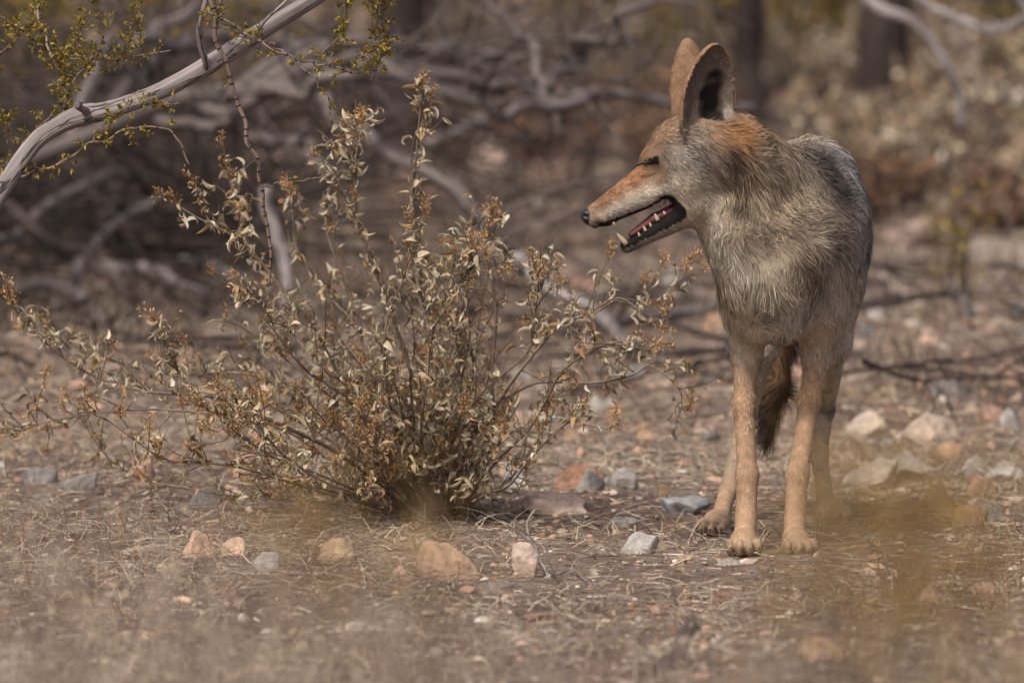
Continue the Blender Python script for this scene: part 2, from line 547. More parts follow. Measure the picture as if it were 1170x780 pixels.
    # hind legs
    hf = (0, .35, -1)
    E((895, 300, 12.50), (42, 62, 62), .04, .028, hf, .3, BUFF, .4)
    E((948, 300, 12.50), (42, 62, 62), .04, .028, hf, .3, BACK, .45)
    C((888, 325, 12.46), (866, 395, 12.42), 36, 24, .03, .018, hf, .25, BUFF, .2)
    C((866, 395, 12.42), (853, 472, 12.51), 21, 12, .02, .010, hf, .2, PALE, .15)
    C((853, 472, 12.51), (832, 560, 12.385), 11.5, 10.5, .012, .007, (-.2, -.1, -1), .16, S(172, 150, 126), .15)
    C((832, 560, 12.385), (822, 592, 12.33), 10.5, 10.5, .012, .006, (-.2, -.3, -1), .15, LEG, .1)
    C((952, 325, 12.46), (950, 392, 12.42), 35, 23, .03, .018, hf, .25, BUFF, .3)
    C((950, 392, 12.42), (942, 466, 12.64), 20, 12, .02, .010, hf, .2, PALE, .15)
    C((942, 466, 12.64), (936, 520, 12.60), 11.5, 10.0, .012, .007, (0, -.1, -1), .16, S(172, 152, 130), .15)
    C((936, 520, 12.60), (944, 578, 12.55), 10.0, 10.5, .012, .007, (.1, -.1, -1), .16, S(172, 150, 126), .12)
    # tail
    C((920, 272, 12.64), (898, 360, 12.69), 22, 13, .03, .05, (-.1, .3, -1), .35, TAILC, .4)
    C((898, 360, 12.69), (886, 440, 12.69), 13, 13, .02, .06, (-.12, .0, -1), .32, TAILC, .55)
    C((886, 440, 12.69), (876, 500, 12.67), 13, 7, .02, .06, (-.15, .0, -1), .24, DARK, .9)
    # paws
    paws = [(850, 617, 11.985, 0.0, 12.0), (909, 618, 11.985, .25, 12.0), (819, 598, 12.29, -.35, 12.3), (949, 586, 12.50, .3, 12.52)]
    toes = []
    for (px, py, Y, yaw, Yg) in paws:
        c = at(px, py, Y); sc = 775.0 * 12 / (F_PX * 12 / Y)
        c[2] = gz(c[0], c[1]) + 0.018
        fw = np.array((math.sin(yaw), -math.cos(yaw), 0)); sd = np.array((math.cos(yaw), math.sin(yaw), 0))
        R = np.stack([sd, fw, np.array((0, 0, 1.0))], 1)
        f, lo, hi = f_ell(c, np.array((.0205, .030, .020)), R)
        P.append((f, lo, hi, .010, .007, tuple(fw * .8 + np.array((0, 0, -.5))), .18, LEG, .05))
        for i, (o, ahead) in enumerate(((-.0205, .020), (-.0073, .036), (.0071, .037), (.0203, .022))):
            t = c + sd * o + fw * ahead; t[2] = gz(t[0], t[1]) + .0110
            Rt = R
            f, lo, hi = f_ell(t, np.array((.0068, .018, .0130)), Rt)
            P.append((f, lo, hi, .0022, .005, tuple(fw * .8 + np.array((0, 0, -.5))), .15, S(178, 152, 124), .1))
            toes.append((t, fw, sd))
    lo = np.min([p[1] for p in P], 0) - .03; hi = np.max([p[2] for p in P], 0) + .03
    hi[2] += .10
    G = SDF(lo, hi, .0034)
    for p in P: G.apply(p[0], p[1], p[2], p[3])
    # ears: leaf-shaped cups, the opening of each one turned to its own side
    ear_parts = []
    def ear(tip, base, wid, Y0, Y1, open_dir, wtip, depth):
        a, b = at(base[0], base[1], Y0), at(tip[0], tip[1], Y1)
        up = nrm(b - a); od = np.asarray(open_dir, float); od = nrm(od - (od @ up) * up); sd = np.cross(up, od)
        L = np.linalg.norm(b - a)
        R = np.stack([sd, od, up], 1)
        m = a + up * L * .42
        def outer(Pp):
            q = (Pp - m) @ R
            z = q[..., 2] / (L * .58)
            w = wid * PX * np.where(z > 0, 1 - .36 * np.clip(z, 0, 1) ** 1.5, 1 + .06 * np.clip(-z, 0, 1))
            qq = np.stack([q[..., 0] / w, q[..., 1] / (depth * PX), np.clip(np.abs(z), 0, 3) ** 1.25 * np.sign(z)], -1)
            k = np.linalg.norm(qq, axis=-1)
            return (k - 1) * (depth * PX * .9)
        def inner(Pp):
            return outer(Pp - od * depth * PX * .40) + .0004
        lo_, hi_ = m - .09, m + .09
        def shell(Pp):
            q = (Pp - m) @ R
            return np.maximum(outer(Pp), -inner(Pp))
        G.apply(shell, lo_, hi_, .006)
        ear_parts.append((m, R, L, wid * PX, depth * PX, outer))
    ear((785, 43), (792, 152), 25, 11.995, 12.01, (-.25, 1, .05), 12, 17)
    ear((818, 49), (804, 156), 35, 11.915, 11.90, (.62, -1, .10), 12, 21)
    # mouth corner, seen from the near side, and the tongue trough of the lower jaw
    f, l2, h2 = f_cone(at(761, 236, 11.935), at(735, 251, 11.93), 9.0 * PX, 6 * PX, ((0, 1, 0), 3.2)); G.apply(f, l2 - .04, h2 + .04, .004, True)
    f, l2, h2 = f_cone(at(762, 247, 11.95), at(716, 274, 11.95), 7 * PX, 4.0 * PX, ((0, 1, 0), 1.4)); G.apply(f, l2, h2, .003, True)
    # eye slit
    f, l2, h2 = f_cone(at(725, 191, 11.922), at(745, 184, 11.913), 2.0 * PX, 2.6 * PX); G.apply(f, l2, h2, .004, True)
    V, Q = surface_nets(G.D, G.lo, G.h)
    V = relax(V, Q, 2)
    N = vert_normals(V, Q)
    # ---- per-vertex coat
    W = np.zeros(len(V)); FL = np.zeros(len(V)); LI = np.zeros(len(V)); TP = np.zeros(len(V))
    FW = np.zeros((len(V), 3)); CO = np.zeros((len(V), 3))
    for (f, lo_, hi_, k, fl, flow, lift, col, tip) in P:
        near = ((V > lo_ - .05) & (V < hi_ + .05)).all(1)
        w = np.exp(-np.clip(f(V[near]), -.02, .1) / .0075)
        W[near] += w; FL[near] += w * fl; LI[near] += w * lift; TP[near] += w * tip
        FW[near] += w[:, None] * nrm(flow); CO[near] += w[:, None] * np.array(col)
    W = np.maximum(W, 1e-6)
    FL /= W; LI /= W; TP /= W; CO /= W[:, None]; FW = nrm(FW)
    def blob(px, py, Y, r, col, s=1.0, tip=None, fl=None, ax=None):
        c = at(px, py, Y); d = (V - c)
        if ax is None and r >= 16: ax = (1, .4, 1)
        if ax is not None: d = d * np.asarray(ax, float)
        w = s * np.exp(-(d ** 2).sum(1) / (r * PX) ** 2)
        CO[:] = CO * (1 - w[:, None]) + np.array(col) * w[:, None]
        if tip is not None: TP[:] = TP * (1 - w) + tip * w
        if fl is not None: FL[:] = FL * (1 - w) + fl * w
    # dark saddle, shoulder cape, grizzled back
    for q in ((915, 178, 12.08), (933, 190, 12.08), (948, 206, 12.06), (956, 224, 12.06), (940, 182, 12.1)): blob(*q, 20, S(72, 66, 63), .9, .9)
    for q in ((975, 200, 12.2), (960, 182, 12.2), (985, 230, 12.25)): blob(*q, 22, S(170, 164, 158), .7, .35)
    for q in ((997, 270, 12.3), (992, 250, 12.35)): blob(*q, 22, S(120, 114, 110), .6, .6)
    for q in ((870, 150, 11.98), (890, 170, 12.02)): blob(*q, 26, S(158, 136, 112), .8, .4)
    # ruff behind the cheek
    for q in ((846, 150, 11.92), (838, 168, 11.90)): blob(*q, 22, S(164, 116, 74), .95, .45)
    for q in ((834, 176, 11.90), (839, 190, 11.895), (842, 206, 11.895), (846, 222, 11.90), (850, 236, 11.91)): blob(*q, 13, DARK, .95, .9)
    for q in ((868, 200, 11.94), (880, 225, 11.97), (868, 245, 11.93)): blob(*q, 18, S(188, 170, 146), .7, .35)
    for q in ((905, 262, 11.97), (880, 285, 11.95), (918, 300, 11.955), (928, 316, 11.96)): blob(*q, 19, S(122, 103, 86), .8, .8)
    for q in ((862, 362, 12.0), (885, 372, 11.985), (908, 368, 11.985), (930, 360, 12.0)): blob(*q, 26, S(216, 204, 186), .7, .05)
    # face
    for q in ((800, 182, 11.90), (815, 195, 11.90), (780, 190, 11.90)): blob(*q, 17, S(146, 135, 123), .8, .5)
    blob(738, 194, 11.92, 8, S(178, 164, 144), .5)
    for q in ((770, 176, 11.905), (785, 172, 11.90), (760, 182, 11.905)): blob(*q, 9, S(178, 168, 156), .7)
    for q in ((765, 150, 11.93), (750, 162, 11.93), (775, 140, 11.93)): blob(*q, 15, S(136, 108, 82), .7, .5)
    for q in ((688, 232, 11.935), (702, 222, 11.935), (720, 208, 11.93), (733, 198, 11.93)): blob(*q, 9, S(150, 102, 66), .85, .1)
    for q in ((705, 240, 11.93), (720, 234, 11.925), (738, 226, 11.92), (755, 222, 11.92), (770, 218, 11.915)): blob(*q, 9.5, S(182, 170, 154), .85, .2)
    for q in ((684, 254, 11.94), (692, 257, 11.94), (700, 256, 11.935)): blob(*q, 5.5, S(60, 52, 48), .9, .3, .004)
    for q in ((785, 235, 11.92), (800, 245, 11.92), (810, 262, 11.93), (795, 222, 11.915)): blob(*q, 17, S(190, 174, 152), .8, .1)
    for q in ((716, 286, 11.945), (728, 282, 11.94)): blob(*q, 8, S(120, 108, 98), .8)
    for q in ((748, 195, 11.915), (753, 201, 11.915), (750, 206, 11.915)): blob(*q, 9, S(104, 72, 52), .9, .2)
    for q in ((722, 193, 11.926), (731, 187, 11.92)): blob(*q, 5, S(70, 54, 44), .7)
    # ears: rim tan, back tan, inside grey, shade of the hollow painted in near-black
    inner_ear = np.zeros(len(V), bool)
    ear_side = [np.sign(e[1][0, 0]) for e in ear_parts]
    for ei, (m, R, L, w_, dp, outer) in enumerate(ear_parts):
        q = (V - m) @ R
        on = (np.abs(outer(V)) < .03) & (q[:, 2] > -L * .24) & (np.abs(q[:, 0]) < w_ * 1.3) & (q[:, 2] < L * .75) & (np.abs(q[:, 1]) < dp * 1.25)
        CO[on] = S(150, 118, 90); FL[on] = .006; LI[on] = .16; TP[on] = .1; FW[on] = R[:, 2]
        NN = N @ R
        ins = on & (NN[:, 1] > -.25) & (q[:, 1] > -dp * .9) & (outer(V) < -.0012)
        inner_ear |= ins
        CO[ins] = S(124, 108, 97); FL[ins] = .009
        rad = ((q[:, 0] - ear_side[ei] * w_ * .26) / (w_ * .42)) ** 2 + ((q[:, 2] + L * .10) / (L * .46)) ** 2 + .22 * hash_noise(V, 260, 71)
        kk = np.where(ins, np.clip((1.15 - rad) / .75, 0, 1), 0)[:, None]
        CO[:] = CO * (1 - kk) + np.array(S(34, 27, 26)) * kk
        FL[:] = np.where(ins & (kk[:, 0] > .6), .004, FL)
        tuft = ins & (q[:, 2] < -L * .06) & (kk[:, 0] < .35) & (hash_noise(V, 200, 72) > -.3)
        CO[tuft] = S(150, 136, 122); FL[tuft] = .018; FW[tuft] = nrm(R[:, 2] + R[:, 0] * .5 * ear_side[ei])
    # legs: paler insides, reddish fronts, dark hock mark
    blob(946, 461, 12.62, 11, BLACK, .95, 1.0)
    blob(948, 472, 12.63, 9, BLACK, .9, 1.0)
    for q in ((866, 420, 12.06), (866, 450, 12.05), (864, 480, 12.05), (915, 430, 12.06), (908, 470, 12.05)): blob(*q, 9, S(200, 182, 158), .6)
    for q in ((844, 430, 12.03), (846, 470, 12.03), (938, 430, 12.03), (930, 470, 12.03), (918, 520, 12.0)): blob(*q, 13, S(170, 134, 106), .6)
    for (t, fw_, sd_) in toes:  # shade in the gaps between toes, painted into the coat colour
        for sg in (-1, 1):
            d = V - (t + fw_ * .008 + sd_ * sg * .0069); w = .75 * np.exp(-(d ** 2).sum(1) / .0036 ** 2)
            CO[:] = CO * (1 - w[:, None]) + np.array(DARK) * w[:, None]
    # mouth lining
    lower = f_cone(at(774, 240, 11.95), at(714, 275, 11.95), 15.5 * PX, 10 * PX, ((0, 1, 0), 2.2))[0](V) < 0
    axis_a, axis_b = at(786, 243, 11.95), at(716, 281.5, 11.95)
    upn = nrm(np.array((-.5, 0, .86)))
    jaw_t = np.clip(((V - axis_a) @ (axis_b - axis_a)) / ((axis_b - axis_a) @ (axis_b - axis_a)), 0, 1)
    above = ((V - (axis_a + jaw_t[:, None] * (axis_b - axis_a))) @ upn)
    lip_w = np.where(lower & (V[:, 2] < at(0, 226, 11.95)[2]), np.clip((above + .0105) / .004, 0, 1), 0)
    lip = lip_w > .6
    cav = f_cone(at(763, 236, 11.94), at(733, 252, 11.935), 14.5 * PX, 9.5 * PX, ((0, 1, 0), 3.0))[0](V) < 0
    rim = f_cone(at(768, 231, 11.95), at(688, 260, 11.95), 6.5 * PX, 6 * PX, ((0, 1, 0), 7.0))[0](V) < 0
    black = lip | cav | (rim & (N[:, 2] < .25) & (V[:, 0] < at(772, 0, 11.95)[0]))
    lip_w = np.maximum(lip_w, black)[:, None]
    CO[:] = CO * (1 - lip_w) + np.array(S(30, 24, 23)) * lip_w; FL[:] = np.where(black, 0, FL * (1 - .7 * lip_w[:, 0]))
    eye = f_cone(at(722, 193, 11.922), at(749, 184, 11.913), 4.2 * PX, 5.6 * PX, ((0, 1, 0), 3.0))[0](V) < 0
    CO[eye] = S(30, 24, 22); FL[eye] = np.minimum(FL[eye], .001)
    FL[V[:, 2] < .012] *= .4
    base = at(888, 628, 12.0); base[2] = gz(base[0], base[1])
    CO *= (1 + .10 * hash_noise(V, 420, 81) + .09 * hash_noise(V, 170, 82) + .05 * hash_noise(V, 60, 83))[:, None]
    r0 = root('coyote', base, 'lean grey-tan coyote standing beside the dry bush, head turned sideways with mouth open', 'coyote')
    mb, nt, b = mat_new('coyote_skin', 0.8, 0.2)
    nz = noise(nt, None, 180, 4)
    c = mixc(nt, 1.0, attr(nt, 'tint'), ramp(nt, nz, [(.3, (.55,) * 3), (.7, (.9,) * 3)]), 'MULTIPLY')
    nt.links.new(c, b.inputs['Base Color'])
    a = Acc(); a.add(V, None, Q, CO)
    a.build('body', mb, r0)
    # ---- fur: tapered strands combed along the coat
    tri = np.concatenate([Q[:, [0, 1, 2]], Q[:, [0, 2, 3]]])
    A = np.linalg.norm(np.cross(V[tri[:, 1]] - V[tri[:, 0]], V[tri[:, 2]] - V[tri[:, 0]]), axis=1) * .5
    tl = FL[tri].mean(1)
    dens = np.where(tl < .0015, 0, np.where(tl < .010, 2.6, np.where(tl < .02, 1.7, 1.0)))
    w = A * dens; w /= w.sum()
    NS = 210000
    ti = rng.choice(len(tri), NS, p=w)
    u = rng.random((NS, 2)); fl_ = u.sum(1) > 1; u[fl_] = 1 - u[fl_]
    bc = np.stack([1 - u.sum(1), u[:, 0], u[:, 1]], -1)
    vi = tri[ti]
    pick = lambda X: (X[vi] * (bc[..., None] if X.ndim == 2 else bc)).sum(1)
    p = pick(V); n = nrm(pick(N)); L = pick(FL); lift = pick(LI); tp = pick(TP); fw = nrm(pick(FW)); co = pick(CO)
    L = np.minimum(L, FL[vi].min(1) * 2.2 + .001)
    jit = np.stack([hash_noise(p, 95, s) for s in (1, 2, 3)], -1)
    jit2 = np.stack([hash_noise(p, 300, s) for s in (4, 5, 6)], -1)
    big = np.stack([hash_noise(p, 30, s) for s in (7, 8, 9)], -1)
    d = fw + .42 * jit * (L / .035)[:, None] + .18 * jit2 * (L / .035)[:, None] + .30 * big * (L / .035)[:, None] + rng.normal(size=p.shape) * .24
    d = d - (d * n).sum(1)[:, None] * n
    d = nrm(d)
    lift = np.clip(lift * (1 + .5 * hash_noise(p, 60, 12)) + rng.normal(size=NS) * .06, .06, .9)
    L = L * .76 * (1 + .22 * hash_noise(p, 50, 21)) * rng.uniform(.4, 1.08, NS)
    dir0 = nrm(d + n * (lift * 1.6)[:, None]); dir1 = nrm(d + n * (lift * .6)[:, None] + np.array((0, 0, -.10)))
    dir2 = nrm(d + n * (lift * .15)[:, None] + np.array((0, 0, -.22)))
    s = L / 3.0
    p0 = p - n * .0008; p1 = p0 + dir0 * s[:, None]; p2 = p1 + dir1 * s[:, None]; p3 = p2 + dir2 * s[:, None]
    # clumping: strands lean toward the tip of a nearby guide strand
    guides = rng.choice(NS, NS // 16, replace=False)
    kd = kdtree.KDTree(len(guides))
    for i, gi in enumerate(guides): kd.insert(p[gi], i)
    kd.balance()
    gi = guides[np.array([kd.find(q)[1] for q in p])]
    ck = np.clip(L / .03, 0, 1) * rng.uniform(.1, .62, NS)
    ok = (np.linalg.norm(p[gi] - p, axis=1) < .02) & ((n * n[gi]).sum(1) > .5)
    ck = np.where(ok, ck, 0)[:, None]
    p2 = p2 + (p2[gi] - p2) * ck * .35; p3 = p3 + (p3[gi] - p3) * ck * .75
    wd = np.clip(L * .016, .00026, .00040) * rng.uniform(.7, 1.25, NS)
    side = nrm(np.cross(dir0, n + rng.normal(size=n.shape) * .45))
    pts = [p0, p1, p2, p3]; ws_ = (1.0, 1.0, .72)
    verts = np.stack([pts[0] - side * wd[:, None] * ws_[0], pts[0] + side * wd[:, None] * ws_[0],
                      pts[1] - side * wd[:, None] * ws_[1], pts[1] + side * wd[:, None] * ws_[1],
                      pts[2] - side * wd[:, None] * ws_[2], pts[2] + side * wd[:, None] * ws_[2], pts[3]], 1)
    # banded hair colour: dusky root, pale middle, darker tip on the grizzled coat
    shade = np.exp(np.where(L < .012, .30, .09) * rng.normal(size=NS) + np.where(L < .015, .32, .10) * hash_noise(p, 900, 34) + .10 * hash_noise(p, 110, 31) + .12 * hash_noise(p, 40, 32))
    hue = hash_noise(p, 45, 33)
    tint = np.stack([1 + .04 * hue, np.ones(NS), 1 - .05 * hue], -1)
    c_mid = co * shade[:, None] * tint
    longk = np.clip(L / .02, 0, 1)[:, None]
    c_root = c_mid * (1 - .06 * longk)
    darktip = (rng.random(NS) < (.3 + .6 * tp) * (.7 + .5 * hash_noise(p, 120, 35)))[:, None]
    kt = np.where(darktip, np.clip(tp * 1.0, 0, .85)[:, None], 0) * longk
    c_tip = c_mid * .96 * (1 - kt) + np.array(S(64, 54, 46)) * kt
    cols = np.stack([c_root, c_root, c_mid, c_mid, c_mid * (1 - .45 * kt) + np.array(S(60, 50, 44)) * .45 * kt, c_mid * (1 - .45 * kt) + np.array(S(60, 50, 44)) * .45 * kt, c_tip], 1)
    o = np.arange(NS)[:, None] * 7
    sh = L < .013
    q = np.concatenate([o + np.array([[0, 1, 3, 2]]), o[~sh] + np.array([[2, 3, 5, 4]])])
    t = np.concatenate([o[~sh] + np.array([[4, 5, 6]]), o[sh] + np.array([[2, 3, 6]])])
    nn = nrm(n[:, None, :] + .30 * rng.normal(size=(NS, 1, 3)) * 1.0 + np.zeros((1, 7, 1)))
    a = Acc(); a.add(verts.reshape(-1, 3), t, q, cols.reshape(-1, 3))
    mf, nt, b = mat_new('coyote_fur', 0.75, 0.1)
    nt.links.new(attr(nt, 'tint'), b.inputs['Base Color'])
    fur = a.build('fur', mf, r0, normals=nn.reshape(-1, 3))
    fur['kind'] = 'stuff'
    # ---- nose, eye, tongue, teeth, claws, whiskers
    def small(name, mat, col, build, h, lo, hi):
        g = SDF(lo, hi, h); build(g)
        v, q = surface_nets(g.D, g.lo, g.h); v = relax(v, q, 2)
        aa = Acc(); aa.add(v, None, q, col)
        return aa.build(name, mat, r0)
    nose_m, nt, b = mat_new('nose_leather', 0.42, 0.5)
    b.inputs['Base Color'].default_value = (*S(34, 32, 33), 1)
    bump(nt, b, noise(nt, None, 900, 3), .5, .0006)
    def bn(g):
        f, l, h_ = f_ell(at(672, 246.5, 11.95), np.array((8.5, 8.5, 8.5)) * PX); g.apply(f, l, h_, .004)
        f, l, h_ = f_cone(at(674, 252, 11.95), at(680, 256, 11.95), 5.5 * PX, 5 * PX); g.apply(f, l, h_, .005)
        f, l, h_ = f_cone(at(668, 247, 11.9405), at(674, 248.5, 11.936), 2.3 * PX, 1.5 * PX); g.apply(f, l, h_, .002, True)
        f, l, h_ = f_cone(at(668, 247, 11.9595), at(674, 248.5, 11.964), 2.3 * PX, 1.5 * PX); g.apply(f, l, h_, .002, True)
    c = at(673, 249, 11.95); small('nose', nose_m, (1, 1, 1), bn, .0011, c - .022, c + .022)
    tong_m, nt, b = mat_new('tongue_skin', 0.4, 0.45)
    b.inputs['Base Color'].default_value = (*S(88, 38, 40), 1)
    bump(nt, b, noise(nt, None, 700, 3), .5, .0005)
    def bt(g):
        pts = [at(770, 240, 11.952), at(748, 250.5, 11.952), at(722, 268, 11.952)]
        f, l, h_ = f_cone(pts[0], pts[1], 7.5 * PX, 7.0 * PX, ((0, 1, 0), 1.3)); g.apply(f, l - .01, h_ + .01, .004)
        f, l, h_ = f_cone(pts[1], pts[2], 7.0 * PX, 4.5 * PX, ((0, 1, 0), 1.4)); g.apply(f, l - .01, h_ + .01, .004)
    c = at(746, 254, 11.95); small('tongue', tong_m, (1, 1, 1), bt, .0013, c - np.array((.045, .025, .035)), c + np.array((.045, .025, .035)))
    tooth_m = tint_mat('tooth_enamel', 0.35, 0.5, .12, 300)
    def tooth(base_, tip_, Y, r, Yt=None):
        b0, t0 = at(base_[0], base_[1], Y), at(tip_[0], tip_[1], Yt or Y)
        aa = Acc(); pts = smooth_path([b0, b0 * .45 + t0 * .55, t0], 6)
        tube(aa, pts, np.array((1, 1.02, .92, .72, .45, .14)) * r * .85 * PX, 8, S(172, 152, 126))
        aa.build('tooth', tooth_m, r0)
    tooth((716, 279), (705, 267), 11.938, 3.8); tooth((718, 277), (708, 266), 11.962, 3.4)
    tooth((701, 254), (703, 260), 11.937, 1.8)
    for (bx, by, tx, ty, r) in ((731, 270, 729, 265, 1.8), (738, 264, 735, 258, 2.3), (744, 259, 742, 254, 1.9), (752, 252, 748, 244, 3.0), (760, 245, 758, 241, 2.2)):
        tooth((bx, by), (tx, ty), 11.934, r)
    for (bx, by, tx, ty, r) in ((757, 226, 756, 236, 3.6), (748, 230, 747, 238, 2.8), (764, 228, 763, 236, 3.0)):
        tooth((bx, by), (tx, ty), 11.94, r)
    for i, (px, py) in enumerate(((712, 275), (711, 273))):
        tooth((px + 2, py + 3), (px - 2, py - 3), 11.945 + .008 * i, 1.8)
    eye_m, nt, b = mat_new('eye_surface', 0.4, 0.4)
    b.inputs['Base Color'].default_value = (*S(28, 20, 16), 1)
    aa = Acc(); tube(aa, smooth_path([at(726, 190.5, 11.924), at(735, 186.5, 11.9175), at(745, 184.5, 11.9165)], 9), np.array((.4, .8, 1.1, 1.3, 1.4, 1.3, 1.1, .8, .4)) * PX, 8)
    aa.build('eye', eye_m, r0)
    claw_m = tint_mat('claw_horn', 0.5, 0.4, .2, 200)
    for (t, fw_, sd_) in toes:
        aa = Acc(); z0 = gz(t[0], t[1])
        pts = smooth_path([t + fw_ * .010 + np.array((0, 0, .001)), t + fw_ * .0195 - np.array((0, 0, .001)), t + fw_ * .0245 + np.array((0, 0, z0 - t[2] + .0035))], 6)
        tube(aa, pts, np.array((.0020, .0021, .0020, .0017, .0012, .0005)), 7, S(84, 72, 62))
        aa.build('claw', claw_m, r0)
    wh_m = tint_mat('whisker_hair', 0.5, 0.3, .1, 100)
    for i in range(9):
        b0 = at(693 + i % 3 * 7, 243 + i // 3 * 3.5 - (i % 3) * 3, 11.932)
        aa = Acc(); tube(aa, smooth_path([b0, b0 + np.array((.012, -.018, -.004 - .003 * (i // 3))), b0 + np.array((.035, -.030, -.012 - .006 * (i // 3)))], 7), np.linspace(.00028, .00008, 7), 4, S(52, 46, 42), cap=False)
        aa.build('whisker', wh_m, r0)
build_coyote()
# ------------------------------------------------------------------ leaves and twigs
def leaf_template(curl, fold, wide, n=5, twist=0.0):
    """A leaf along +X, one unit long, bent down by curl and folded along the midrib."""
    t = np.linspace(0, 1, n)
    ang = -curl * t ** 1.3
    dx = np.cos(ang); dz = np.sin(ang)
    x = np.concatenate([[0], np.cumsum((dx[1:] + dx[:-1]) / 2 / (n - 1))]); z = np.concatenate([[0], np.cumsum((dz[1:] + dz[:-1]) / 2 / (n - 1))])
    w = wide * np.sin(np.pi * np.clip(t, 0, 1) ** 0.62) ** 0.9 * .5 + .012
    w[-1] = .01
    V = []
    for i in range(n):
        tw = twist * t[i]
        for s in (-1, 0, 1):
            yy = s * w[i] * math.cos(fold); zz = abs(s) * w[i] * math.sin(fold)
            V.append((x[i] - zz * math.sin(ang[i]), yy * math.cos(tw) - zz * math.sin(tw) * .5, z[i] + zz * math.cos(ang[i]) + yy * math.sin(tw)))
    q = []
    for i in range(n - 1):
        for s in (0, 1):
            q.append((i * 3 + s, (i + 1) * 3 + s, (i + 1) * 3 + s + 1, i * 3 + s + 1))
    return np.array(V), np.array(q)

LEAF_T = [leaf_template(c, f, w, 5, t) for c, f, w, t in
          ((.7, .6, .44, .5), (1.7, .9, .40, -.9), (2.6, .6, .36, 1.3), (1.1, 1.1, .48, .4), (.4, 1.0, .32, 1.6), (3.2, .9, .40, -1.2), (2.0, .5, .46, .9), (1.2, .8, .28, -2.0))]
SMALL_T = [leaf_template(c, f, w, 3, 0) for c, f, w in ((.3, .4, .5), (.7, .3, .42), (.1, .6, .55))]

FLAT_T = [(np.array(((0, 0, 0), (.45, -.24, .05), (1, 0, -.08), (.45, .24, .05))), np.array(((0, 1, 2, 3),))), (np.array(((0, 0, 0), (.5, -.2, -.04), (1, .05, .1), (.4, .26, -.03))), np.array(((0, 1, 2, 3),)))]

def frames(d, r):
    """Rotation matrices whose X axis follows d, with random roll."""
    d = nrm(d); up = nrm(r.normal(size=d.shape) + np.array((0, 0, .6)))
    y = nrm(np.cross(up, d)); z = np.cross(d, y)
    return np.stack([d, y, z], -1)

def leaf_cloud(acc, pos, d, size, cols, tmpl=LEAF_T, r=rng):
    pos = np.asarray(pos, float); R = frames(np.asarray(d, float), r)
    k = r.integers(0, len(tmpl), len(pos)); size = np.broadcast_to(np.asarray(size, float), (len(pos),))
    cols = np.asarray(cols, float)
    for i, (tv, tq) in enumerate(tmpl):
        m = np.where(k == i)[0]
        if not len(m): continue
        v = np.einsum('nij,kj->nki', R[m], tv) * size[m, None, None] + pos[m, None, :]
        q = (np.arange(len(m))[:, None, None] * len(tv) + tq[None]).reshape(-1, 4)
        c = np.repeat(cols[m], len(tv), 0)
        acc.add(v.reshape(-1, 3), None, q, c)

def pick_cols(n, palette, r=rng, var=.14):
    p = np.array([c for c, w in palette]); w = np.array([w for c, w in palette], float)
    i = r.choice(len(p), n, p=w / w.sum())
    return p[i] * np.exp(var * r.normal(size=(n, 1)))

def pxpath(pts, n=14):
    return smooth_path([at(*p) for p in pts], n)

